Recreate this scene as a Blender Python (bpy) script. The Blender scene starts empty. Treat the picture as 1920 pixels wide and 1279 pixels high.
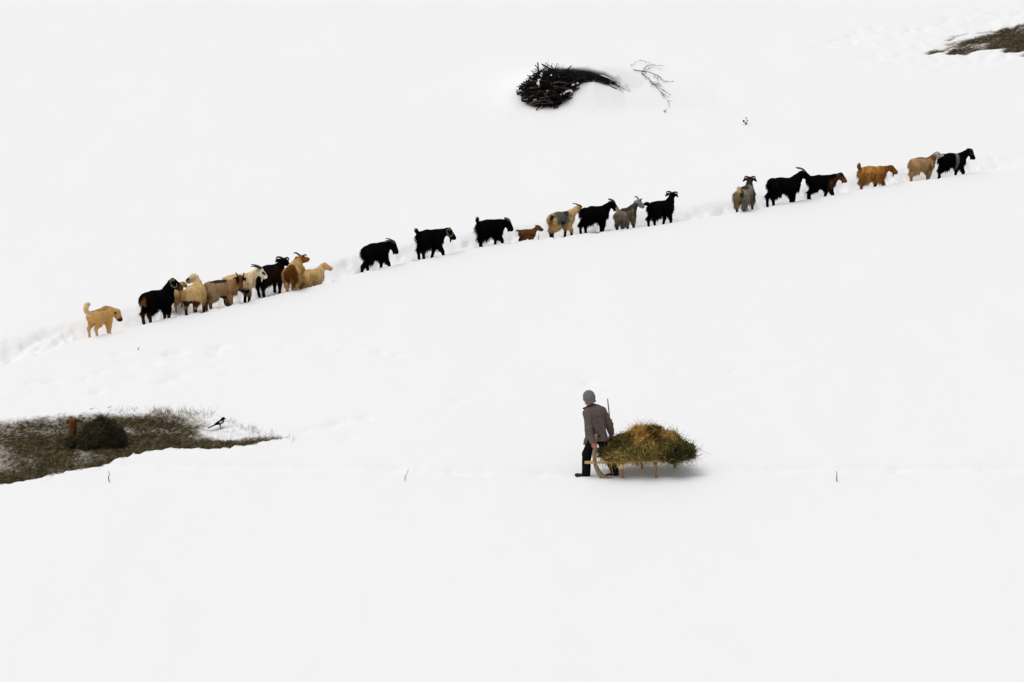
import bpy, math, random
import numpy as np
from mathutils import Vector, Matrix

random.seed(7)
RNG = np.random.default_rng(11)
R = math.radians
sc = bpy.context.scene
col = sc.collection

# ------------------------------------------------------------------ camera, sky, sun, exposure
PITCH, SLOPE, DIST, LENS = R(11.8), R(8.0), 66.25, 100.0
FPX = 1920 * LENS / 36.0
CP, SP, TS = math.cos(PITCH), math.sin(PITCH), math.tan(SLOPE)
CAM = np.array([0.0, -DIST * CP, DIST * SP])
cd = bpy.data.cameras.new('camera')
cd.lens, cd.sensor_width, cd.clip_start, cd.clip_end = LENS, 36.0, 0.5, 3000.0
cam = bpy.data.objects.new('camera', cd)
cam.location = CAM
cam.rotation_euler = (R(90) - PITCH, 0, 0)
col.objects.link(cam)
sc.camera = cam

SUN_EL, SUN_AZ = R(73), R(-98)          # azimuth from +Y (away), clockwise positive: sun high to the left, veiled
w = bpy.data.worlds.new('World')
sc.world = w
w.use_nodes = True
wn = w.node_tree
sky = wn.nodes.new('ShaderNodeTexSky')
sky.sky_type = 'NISHITA'
sky.sun_disc = False
sky.sun_elevation = SUN_EL
sky.sun_rotation = SUN_AZ
sky.dust_density = 4.0
hs = wn.nodes.new('ShaderNodeHueSaturation')     # a grey, clouded-over sky
hs.inputs['Saturation'].default_value = 0.10
bg = wn.nodes['Background']
bg.inputs['Strength'].default_value = 0.13
wn.links.new(sky.outputs[0], hs.inputs['Color'])
wn.links.new(hs.outputs[0], bg.inputs['Color'])
sl = bpy.data.lights.new('sun', 'SUN')
sl.energy = 0.5
sl.angle = R(45)
sl.color = (1.0, 0.97, 0.93)
sun = bpy.data.objects.new('sun', sl)
sd = Vector((math.sin(SUN_AZ) * math.cos(SUN_EL), math.cos(SUN_AZ) * math.cos(SUN_EL), math.sin(SUN_EL)))
sun.rotation_euler = sd.to_track_quat('Z', 'Y').to_euler()
sun.location = (-20, 0, 40)
col.objects.link(sun)
vs = sc.view_settings
vs.view_transform = 'Standard'
vs.look = 'None'
vs.gamma = 1.0
vs.use_curve_mapping = False
vs.exposure = 0.037

# ------------------------------------------------------------------ helpers
def props(o, label=None, cat=None, group=None, kind=None):
    if label: o['label'] = label
    if cat: o['category'] = cat
    if group: o['group'] = group
    if kind: o['kind'] = kind
    return o

def empty(name, loc, rot=(0, 0, 0)):
    o = bpy.data.objects.new(name, None)
    o.empty_display_size = 0.1
    o.location = loc
    o.rotation_euler = rot
    col.objects.link(o)
    return o

def mesh_obj(name, V, F, mat, parent=None, cols=None, smooth=True, loc=None):
    """V (n,3) array, F (m,3|4) array or list of tuples"""
    me = bpy.data.meshes.new(name)
    V = np.asarray(V, dtype=np.float32)
    if isinstance(F, np.ndarray):
        m, k = F.shape
        me.vertices.add(len(V)); me.vertices.foreach_set('co', V.ravel())
        me.loops.add(m * k); me.loops.foreach_set('vertex_index', F.astype(np.int32).ravel())
        me.polygons.add(m)
        me.polygons.foreach_set('loop_start', np.arange(0, m * k, k, dtype=np.int32))
        me.update(calc_edges=True)
    else:
        me.from_pydata(V.tolist(), [], F)
        me.update()
    if cols is not None:
        a = me.attributes.new('tint', 'FLOAT_COLOR', 'POINT')
        c = np.ones((len(V), 4), np.float32); c[:, :3] = cols
        a.data.foreach_set('color', c.ravel())
    if smooth:
        me.polygons.foreach_set('use_smooth', np.ones(len(me.polygons), bool))
    me.materials.append(mat)
    o = bpy.data.objects.new(name, me)
    col.objects.link(o)
    if parent is not None: o.parent = parent
    if loc is not None: o.location = loc
    return o

class MB:
    """collects tubes and leaf shapes for ONE mesh object"""
    def __init__(s): s.V, s.F, s.C, s.n = [], [], [], 0
    def add(s, V, F, c=None):
        V = np.asarray(V, float)
        s.V.append(V)
        s.F += [tuple(i + s.n for i in f) for f in F]
        s.C.append(np.tile(np.asarray(c if c is not None else (1, 1, 1), float), (len(V), 1)))
        s.n += len(V)
    def tube(s, pts, rad, n=6, flat=1.0, c=None, ref=(0, 0, 1), caps=True):
        pts = [np.asarray(p, float) for p in pts]
        if np.isscalar(rad): rad = [rad] * len(pts)
        V, F = [], []
        for i, p in enumerate(pts):
            t = pts[min(i + 1, len(pts) - 1)] - pts[max(i - 1, 0)]
            t = t / (np.linalg.norm(t) + 1e-9)
            r = np.asarray(ref, float)
            if abs(t @ r) > 0.95: r = np.array([1.0, 0, 0]) if abs(t[0]) < 0.9 else np.array([0, 1.0, 0])
            a = np.cross(t, r); a /= np.linalg.norm(a)
            b = np.cross(a, t)
            for k in range(n):
                q = 2 * math.pi * k / n
                V.append(p + rad[i] * (math.cos(q) * a + flat * math.sin(q) * b))
        for i in range(len(pts) - 1):
            for k in range(n):
                k2 = (k + 1) % n
                F.append((i * n + k, i * n + k2, (i + 1) * n + k2, (i + 1) * n + k))
        if caps:
            F.append(tuple(range(n - 1, -1, -1)))
            F.append(tuple((len(pts) - 1) * n + k for k in range(n)))
        s.add(V, F, c)
    def build(s, name, mat, parent=None, smooth=True, tint=False):
        return mesh_obj(name, np.concatenate(s.V), s.F, mat, parent, np.concatenate(s.C) if tint else None, smooth)

def smooth01(a, b, x):
    t = np.clip((x - a) / (b - a), 0, 1)
    return t * t * (3 - 2 * t)

def _hash(ix, iy, iz, seed):
    h = (ix * 374761393 + iy * 668265263 + iz * 2147483647 + seed * 974634777) & 0xffffffff
    h = ((h ^ (h >> 13)) * 1274126177) & 0xffffffff
    h = ((h ^ (h >> 16)) * 2246822519) & 0xffffffff
    return ((h ^ (h >> 15)) & 0xffffff) / float(0xffffff)

def noise2(x, y, seed=0):
    ix, iy = np.floor(x).astype(np.int64), np.floor(y).astype(np.int64)
    fx, fy = x - ix, y - iy
    fx, fy = fx * fx * (3 - 2 * fx), fy * fy * (3 - 2 * fy)
    z = np.zeros_like(ix)
    a, b = _hash(ix, iy, z, seed), _hash(ix + 1, iy, z, seed)
    c, d = _hash(ix, iy + 1, z, seed), _hash(ix + 1, iy + 1, z, seed)
    return (a + (b - a) * fx) * (1 - fy) + (c + (d - c) * fx) * fy

def fbm2(x, y, seed=0, octaves=3):
    s, a, t = 0.0, 1.0, 0.0
    for i in range(octaves):
        s = s + a * noise2(x * 2 ** i, y * 2 ** i, seed + i); t += a; a *= 0.5
    return s / t

def noise3(P, seed=0):
    I = np.floor(P).astype(np.int64); f = P - I; f = f * f * (3 - 2 * f)
    out = 0
    for dx in (0, 1):
        for dy in (0, 1):
            for dz in (0, 1):
                wgt = (f[..., 0] if dx else 1 - f[..., 0]) * (f[..., 1] if dy else 1 - f[..., 1]) * (f[..., 2] if dz else 1 - f[..., 2])
                out = out + wgt * _hash(I[..., 0] + dx, I[..., 1] + dy, I[..., 2] + dz, seed)
    return out

def plane_z(y): return y * TS

def ray(px, py):
    a, b = (px - 960.0) / FPX, (639.5 - py) / FPX
    return np.array([a, CP + b * SP, -SP + b * CP])

def px_plane(px, py, h=0.0):
    d = ray(px, py)
    t = (CAM[1] * TS + h - CAM[2]) / (d[2] - d[1] * TS)
    return CAM + t * d

# ------------------------------------------------------------------ surfaces by smooth union of tapered limbs
def limb(P, a, b, ra, rb, sq=(1, 1, 1)):
    sq = np.asarray(sq, float)
    a, b = np.asarray(a, float), np.asarray(b, float)
    q = (P - a) / sq
    ab = (b - a) / sq
    L = ab @ ab
    t = np.clip((q @ ab) / L, 0, 1) if L > 1e-9 else np.zeros(P.shape[:-1])
    d = q - t[..., None] * ab
    return np.sqrt((d * d).sum(-1)) - (ra + (rb - ra) * t)

def smin(a, b, k):
    h = np.maximum(k - np.abs(a - b), 0) / k
    return np.minimum(a, b) - h * h * k * 0.25

def surface_nets(V, org, h):
    s = V < 0
    nx, ny, nz = V.shape
    cnt = np.zeros((nx - 1, ny - 1, nz - 1), np.int8)
    for dx in (0, 1):
        for dy in (0, 1):
            for dz in (0, 1):
                cnt += s[dx:nx - 1 + dx, dy:ny - 1 + dy, dz:nz - 1 + dz]
    act = (cnt > 0) & (cnt < 8)
    I = np.argwhere(act)
    idx = -np.ones(act.shape, np.int64); idx[act] = np.arange(len(I))
    acc = np.zeros((len(I), 3)); num = np.zeros(len(I))
    cs = [(x, y, z) for x in (0, 1) for y in (0, 1) for z in (0, 1)]
    for c0 in cs:
        for ax in range(3):
            if c0[ax] == 0:
                c1 = list(c0); c1[ax] = 1
                v0 = V[I[:, 0] + c0[0], I[:, 1] + c0[1], I[:, 2] + c0[2]]
                v1 = V[I[:, 0] + c1[0], I[:, 1] + c1[1], I[:, 2] + c1[2]]
                m = (v0 < 0) != (v1 < 0)
                t = np.where(m, v0 / np.where(m, v0 - v1, 1), 0)
                p = np.asarray(c0, float)[None] + t[:, None] * (np.asarray(c1, float) - np.asarray(c0, float))[None]
                acc[m] += p[m]; num[m] += 1
    P = org + (I + acc / num[:, None]) * h
    F = []
    for ax in range(3):
        o1, o2 = [(1, 2), (2, 0), (0, 1)][ax]
        sl0 = [slice(None)] * 3; sl1 = [slice(None)] * 3
        sl0[ax] = slice(0, -1); sl1[ax] = slice(1, None)
        ch = s[tuple(sl0)] != s[tuple(sl1)]
        E = np.argwhere(ch)
        E = E[(E[:, o1] > 0) & (E[:, o2] > 0) & (E[:, o1] < V.shape[o1] - 1) & (E[:, o2] < V.shape[o2] - 1)]
        ins = s[E[:, 0], E[:, 1], E[:, 2]]
        def g(d1, d2):
            J = E.copy(); J[:, o1] += d1; J[:, o2] += d2
            return idx[J[:, 0], J[:, 1], J[:, 2]]
        q = np.stack([g(-1, -1), g(0, -1), g(0, 0), g(-1, 0)], 1)
        q[~ins] = q[~ins][:, ::-1]
        F.append(q)
    F = np.concatenate(F)
    F = F[(F >= 0).all(1)]
    return P, F

def blob(prims, h, post=None, pad=0.05):
    """prims: (a, b, ra, rb, k, squash). Returns verts, quads of the smooth union."""
    lo = np.min([np.minimum(np.asarray(p[0]) - max(p[2], p[3]) * np.max(p[5]), np.asarray(p[1]) - max(p[2], p[3]) * np.max(p[5])) for p in prims], 0) - pad
    hi = np.max([np.maximum(np.asarray(p[0]) + max(p[2], p[3]) * np.max(p[5]), np.asarray(p[1]) + max(p[2], p[3]) * np.max(p[5])) for p in prims], 0) + pad
    n = np.ceil((hi - lo) / h).astype(int) + 1
    V = np.full(n, 1.0)
    ax = [lo[i] + h * np.arange(n[i]) for i in range(3)]
    for a, b, ra, rb, k, sq in prims:
        r = max(ra, rb) * np.max(sq) + k + 3 * h
        sl = []
        for i in range(3):
            i0 = max(0, int((min(a[i], b[i]) - r - lo[i]) / h)); i1 = min(n[i], int((max(a[i], b[i]) + r - lo[i]) / h) + 2)
            sl.append(slice(i0, i1))
        P = np.stack(np.meshgrid(ax[0][sl[0]], ax[1][sl[1]], ax[2][sl[2]], indexing='ij'), -1)
        V[tuple(sl)] = smin(V[tuple(sl)], limb(P, a, b, ra, rb, sq), k)
    if post is not None:
        P = np.stack(np.meshgrid(*ax, indexing='ij'), -1)
        V = post(P, V)
    V[0], V[-1], V[:, 0], V[:, -1], V[:, :, 0], V[:, :, -1] = 1, 1, 1, 1, 1, 1
    return surface_nets(V, lo, h)

def vnormals(V, F):
    n = np.cross(V[F[:, 2]] - V[F[:, 0]], V[F[:, 3]] - V[F[:, 1]])
    N = np.zeros_like(V)
    for k in range(4): np.add.at(N, F[:, k], n)
    return N / (np.linalg.norm(N, axis=1)[:, None] + 1e-12)

# ------------------------------------------------------------------ materials
def new_mat(name):
    m = bpy.data.materials.new(name); m.use_nodes = True
    return m, m.node_tree, m.node_tree.nodes['Principled BSDF']

def nd(t, kind, **kw):
    n = t.nodes.new(kind)
    for k, v in kw.items():
        if hasattr(n, k) and k not in n.inputs: setattr(n, k, v)
        else: n.inputs[k].default_value = v
    return n

def rough_mat(name, c, var=0.35, scale=40, rough=0.9, spec=0.1, stretch=(1, 1, 1), bump=0.0):
    """one base colour with noise grain; c None: colour read from the tint attribute"""
    m, t, p = new_mat(name)
    tc = nd(t, 'ShaderNodeTexCoord'); mp = nd(t, 'ShaderNodeMapping')
    mp.inputs['Scale'].default_value = stretch
    t.links.new(tc.outputs['Object'], mp.inputs['Vector'])
    nz = nd(t, 'ShaderNodeTexNoise', Scale=scale, Detail=5.0, Roughness=0.6)
    t.links.new(mp.outputs[0], nz.inputs['Vector'])
    rm = nd(t, 'ShaderNodeMapRange')
    rm.inputs[1].default_value, rm.inputs[2].default_value = 0.25, 0.75
    rm.inputs[3].default_value, rm.inputs[4].default_value = 1 - var, 1 + var
    t.links.new(nz.outputs['Fac'], rm.inputs[0])
    mx = nd(t, 'ShaderNodeVectorMath', operation='SCALE')
    if c is None:
        at = nd(t, 'ShaderNodeAttribute', attribute_name='tint')
        t.links.new(at.outputs['Color'], mx.inputs[0])
    else:
        mx.inputs[0].default_value = c
    t.links.new(rm.outputs[0], mx.inputs['Scale'])
    t.links.new(mx.outputs[0], p.inputs['Base Color'])
    p.inputs['Roughness'].default_value = rough
    p.inputs['Specular IOR Level'].default_value = spec
    if bump:
        b = nd(t, 'ShaderNodeBump', Strength=bump, Distance=0.01)
        t.links.new(nz.outputs['Fac'], b.inputs['Height']); t.links.new(b.outputs[0], p.inputs['Normal'])
    return m

M = {}
M['fur'] = rough_mat('fur', None, 0.3, 30, 1.0, 0.0, (1, 1, 0.5))
M['hair'] = rough_mat('hair', None, 0.2, 60, 1.0, 0.0)
M['horn'] = rough_mat('horn', None, 0.35, 60, 0.6, 0.25)
M['eye'] = rough_mat('eye', (0.02, 0.012, 0.005), 0.2, 50, 0.2, 0.5)
M['skin'] = rough_mat('skin', (0.46, 0.15, 0.105), 0.2, 60, 0.6, 0.3)
M['jacket'] = rough_mat('jacket', (0.128, 0.1, 0.087), 0.25, 25, 0.95, 0.05, bump=0.4)
M['jacket_dark'] = rough_mat('jacket_dark', (0.022, 0.017, 0.015), 0.2, 40, 0.95, 0.05)
M['trousers'] = rough_mat('trousers', (0.0085, 0.0065, 0.007), 0.3, 30, 0.95, 0.05, bump=0.3)
M['wool'] = rough_mat('wool', (0.155, 0.163, 0.16), 0.3, 70, 1.0, 0.0, (1, 1, 3), bump=0.5)
M['boot'] = rough_mat('boot', (0.006, 0.006, 0.006), 0.3, 40, 0.6, 0.3)
M['wood_grey'] = rough_mat('wood_grey', (0.25, 0.185, 0.115), 0.45, 14, 0.85, 0.15, (3, 3, 0.4), bump=0.4)
M['wood_pale'] = rough_mat('wood_pale', (0.55, 0.36, 0.15), 0.3, 14, 0.8, 0.15, (0.5, 3, 3), bump=0.3)
M['wood_brown'] = rough_mat('wood_brown', (0.33, 0.2, 0.085), 0.4, 14, 0.85, 0.15, (3, 3, 0.5), bump=0.3)
M['post'] = rough_mat('post', (0.17, 0.062, 0.02), 0.5, 12, 0.9, 0.1, (3, 3, 0.4), bump=0.5)
M['stick_dark'] = rough_mat('stick_dark', (0.025, 0.02, 0.018), 0.4, 20, 0.7, 0.2)
M['branch'] = rough_mat('branch', (0.013, 0.011, 0.010), 0.6, 12, 0.9, 0.1, (1, 4, 4))
M['branch_brown'] = rough_mat('branch_brown', (0.060, 0.045, 0.038), 0.5, 12, 0.9, 0.1, (1, 4, 4))
M['branch_pale'] = rough_mat('branch_pale', (0.11, 0.09, 0.072), 0.5, 12, 0.9, 0.1, (1, 4, 4))
M['twig'] = rough_mat('twig', (0.055, 0.042, 0.036), 0.4, 20, 0.9, 0.1)
M['straw'] = rough_mat('straw', None, 0.15, 30, 0.9, 0.1)
M['haycore'] = rough_mat('haycore', None, 0.6, 14, 1.0, 0.0)

def snow_mat(name, with_bare):
    m, t, p = new_mat(name)
    p.inputs['Roughness'].default_value = 0.85
    p.inputs['Specular IOR Level'].default_value = 0.12
    geo = nd(t, 'ShaderNodeNewGeometry')
    n1 = nd(t, 'ShaderNodeTexNoise', Scale=16.0, Detail=4.0, Roughness=0.55)
    t.links.new(geo.outputs['Position'], n1.inputs['Vector'])
    bmp = nd(t, 'ShaderNodeBump', Strength=0.12, Distance=0.02)
    t.links.new(n1.outputs['Fac'], bmp.inputs['Height'])
    t.links.new(bmp.outputs[0], p.inputs['Normal'])
    snow = (0.90, 0.902, 0.905, 1)
    if not with_bare:
        p.inputs['Base Color'].default_value = snow
        return m
    at = nd(t, 'ShaderNodeAttribute', attribute_name='bare')
    mp = nd(t, 'ShaderNodeMapping'); mp.inputs['Scale'].default_value = (0.75, 0.5, 1.0)
    t.links.new(geo.outputs['Position'], mp.inputs['Vector'])
    n2 = nd(t, 'ShaderNodeTexNoise', Scale=15.0, Detail=8.0, Roughness=0.8, Distortion=0.2)
    n3 = nd(t, 'ShaderNodeTexNoise', Scale=1.1, Detail=3.0, Roughness=0.5)
    n4 = nd(t, 'ShaderNodeTexNoise', Scale=9.0, Detail=5.0, Roughness=0.7)
    for n in (n2, n3, n4): t.links.new(mp.outputs[0], n.inputs['Vector'])
    # how bare: attribute + broken-up noise
    a1 = nd(t, 'ShaderNodeMath', operation='MULTIPLY_ADD'); a1.inputs[1].default_value, a1.inputs[2].default_value = 2.4, -1.2
    t.links.new(n2.outputs['Fac'], a1.inputs[0])
    a2 = nd(t, 'ShaderNodeMath', operation='ADD')
    t.links.new(a1.outputs[0], a2.inputs[0]); t.links.new(at.outputs['Fac'], a2.inputs[1])
    rm = nd(t, 'ShaderNodeMapRange', interpolation_type='SMOOTHSTEP')
    rm.inputs[1].default_value, rm.inputs[2].default_value = 0.34, 0.72
    t.links.new(a2.outputs[0], rm.inputs[0])
    gate = nd(t, 'ShaderNodeMath', operation='GREATER_THAN'); gate.inputs[1].default_value = 0.02
    t.links.new(at.outputs['Fac'], gate.inputs[0])
    fac = nd(t, 'ShaderNodeMath', operation='MULTIPLY')
    t.links.new(rm.outputs[0], fac.inputs[0]); t.links.new(gate.outputs[0], fac.inputs[1])
    cr = nd(t, 'ShaderNodeValToRGB')
    e = cr.color_ramp.elements
    e[0].position, e[0].color = 0.3, (0.014, 0.011, 0.006, 1)
    e[1].position, e[1].color = 0.72, (0.14, 0.11, 0.055, 1)
    e2 = e.new(0.5); e2.color = (0.05, 0.038, 0.016, 1)
    t.links.new(n4.outputs['Fac'], cr.inputs[0])
    # snow between the litter is dirty
    dirty = nd(t, 'ShaderNodeMix', data_type='RGBA')
    dirty.inputs[6].default_value = snow; dirty.inputs[7].default_value = (0.31, 0.275, 0.24, 1)
    dr = nd(t, 'ShaderNodeMapRange'); dr.inputs[1].default_value, dr.inputs[2].default_value = 0.04, 0.38
    dq = nd(t, 'ShaderNodeMath', operation='MULTIPLY_ADD'); dq.inputs[1].default_value = 1.1; t.links.new(n2.outputs['Fac'], dq.inputs[0]); dq2 = nd(t, 'ShaderNodeMath', operation='SUBTRACT'); dq2.inputs[1].default_value = 0.55; t.links.new(at.outputs['Fac'], dq2.inputs[0]); t.links.new(dq2.outputs[0], dq.inputs[2])
    dg = nd(t, 'ShaderNodeMath', operation='MULTIPLY'); t.links.new(dq.outputs[0], dg.inputs[0]); t.links.new(gate.outputs[0], dg.inputs[1]); t.links.new(dg.outputs[0], dr.inputs[0]); t.links.new(dr.outputs[0], dirty.inputs[0])
    mix = nd(t, 'ShaderNodeMix', data_type='RGBA')
    t.links.new(fac.outputs[0], mix.inputs[0]); t.links.new(dirty.outputs[2], mix.inputs[6]); t.links.new(cr.outputs[0], mix.inputs[7])
    t.links.new(mix.outputs[2], p.inputs['Base Color'])
    # more relief where it is bare
    bs = nd(t, 'ShaderNodeMath', operation='MULTIPLY_ADD'); bs.inputs[1].default_value, bs.inputs[2].default_value = 0.6, 0.12
    t.links.new(fac.outputs[0], bs.inputs[0]); t.links.new(bs.outputs[0], bmp.inputs['Strength'])
    return m

M['snow'] = snow_mat('snow', True)
M['snow_clean'] = snow_mat('snow_clean', False)

# ------------------------------------------------------------------ the hillside
def line_table(pts):
    W = np.array([px_plane(*p)[:2] for p in pts])
    W = W[np.argsort(W[:, 0])]
    xs = np.linspace(W[0, 0] - 60, W[-1, 0] + 60, 6000)
    s0 = (W[1] - W[0]); s1 = (W[-1] - W[-2])
    W = np.vstack([W[0] - s0 / s0[0] * 60, W, W[-1] + s1 / s1[0] * 60])
    ys = np.interp(xs, W[:, 0], W[:, 1])
    k = 61
    ys2 = np.convolve(np.pad(ys, k // 2, mode='edge'), np.ones(k) / k, 'valid')
    return xs, ys2

RIM = [(-120, 724), (0, 685), (60, 664), (110, 647), (180, 628), (270, 606), (390, 579), (440, 569), (500, 556), (550, 545), (600, 535), (690, 507),
       (785, 487), (900, 463), (985, 451), (1060, 440), (1110, 435), (1180, 429), (1250, 420), (1390, 399), (1470, 385), (1545, 371),
       (1630, 355), (1720, 339), (1800, 328), (1920, 311), (2040, 296)]
RIMX, RIMY = line_table(RIM)
SLEDLINE = [(-100, 872), (0, 872), (300, 872), (520, 876), (760, 882), (940, 886), (1080, 888), (1330, 884), (1600, 880), (1920, 880), (2020, 880)]
SLX, SLY = line_table(SLEDLINE)

def poly_sd(x, y, poly):
    """signed distance to a polygon, positive inside"""
    d = np.full(x.shape, 1e9); ins = np.zeros(x.shape, bool)
    n = len(poly)
    for i in range(n):
        a, b = poly[i], poly[(i + 1) % n]
        ex, ey = b[0] - a[0], b[1] - a[1]
        t = np.clip(((x - a[0]) * ex + (y - a[1]) * ey) / (ex * ex + ey * ey), 0, 1)
        d = np.minimum(d, np.hypot(x - a[0] - t * ex, y - a[1] - t * ey))
        c = ((a[1] > y) != (b[1] > y)) & (x < ex * (y - a[1]) / (ey if abs(ey) > 1e-9 else 1e-9) + a[0])
        ins ^= c
    return np.where(ins, d, -d)

P1 = [(-260, 800), (-100, 788), (0, 783), (60, 779), (150, 773), (250, 769), (330, 770), (385, 772), (420, 784), (450, 800), (500, 811), (545, 819),
      (520, 825), (480, 831), (400, 839), (330, 840), (285, 845), (250, 850), (200, 866), (150, 880), (80, 895), (0, 907), (-120, 925), (-260, 930)]
P2 = [(1742, 99), (1772, 86), (1800, 72), (1835, 60), (1870, 52), (1920, 46), (2080, 36), (2120, 110), (1985, 112), (1920, 104), (1880, 97), (1850, 96), (1800, 102), (1765, 102)]
POLY1 = [px_plane(*p)[:2] for p in P1]
POLY2 = [px_plane(*p)[:2] for p in P2]

PILE = px_plane(1070, 200)          # foot of the brushwood pile
# shallow dents: (x, y, radius along, radius across, depth)
DENTS = []
def dents_line(pts, n, depth, jit, r=0.11, seed=1):
    g = np.random.default_rng(seed)
    pts = np.array(pts, float)
    L = np.concatenate([[0], np.cumsum(np.hypot(*np.diff(pts, axis=0).T))])
    for s in g.uniform(0, L[-1], n):
        p = px_plane(np.interp(s, L, pts[:, 0]) + g.normal(0, jit), np.interp(s, L, pts[:, 1]) + g.normal(0, jit * 0.3))
        DENTS.append((p[0], p[1], r * g.uniform(0.7, 2.2), r * g.uniform(0.6, 1.2), 1.35 * depth * g.uniform(0.15, 1.0) ** 1.5))
dents_line([(0, 742), (170, 700), (300, 672), (440, 650)], 46, 0.045, 26, seed=2)
dents_line([(40, 770), (200, 730), (330, 706), (480, 700)], 26, 0.04, 22, seed=3)
dents_line([(510, 655), (640, 660), (770, 668)], 16, 0.04, 6, 0.08, seed=4)
dents_line([(640, 790), (800, 760), (960, 738), (1120, 715), (1340, 697), (1560, 683)], 50, 0.022, 7, 0.09, seed=5)
dents_line([(560, 868), (700, 876), (880, 884), (1080, 889)], 40, 0.015, 8, 0.13, seed=6)
dents_line([(1320, 882), (1500, 881), (1900, 879)], 40, 0.016, 4, 0.12, seed=7)
dents_line([(560, 800), (700, 790), (640, 830)], 14, 0.03, 12, 0.12, seed=8)
dents_line([(1580, 85), (1700, 45), (1900, 30)], 60, 0.06, 24, 0.14, seed=9)
dents_line([(1600, 110), (1760, 112), (1900, 108)], 24, 0.05, 8, 0.12, seed=10)

def rim_u(x, y):
    """distance beyond the near rim of the animals' track"""
    yl = np.interp(x, RIMX, RIMY)
    s = (np.interp(x + 0.5, RIMX, RIMY) - np.interp(x - 0.5, RIMX, RIMY))
    return (y - yl) / np.sqrt(1 + s * s)

def pile_hump(lx):
    return np.interp(lx, [-0.7, -0.4, -0.1, 0.1, 0.35, 0.67, 1.2, 1.63, 2.2, 3.2, 4.5], [0, 0.02, 0.25, 0.50, 0.66, 0.74, 0.58, 0.36, 0.27, 0.13, 0])

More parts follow.
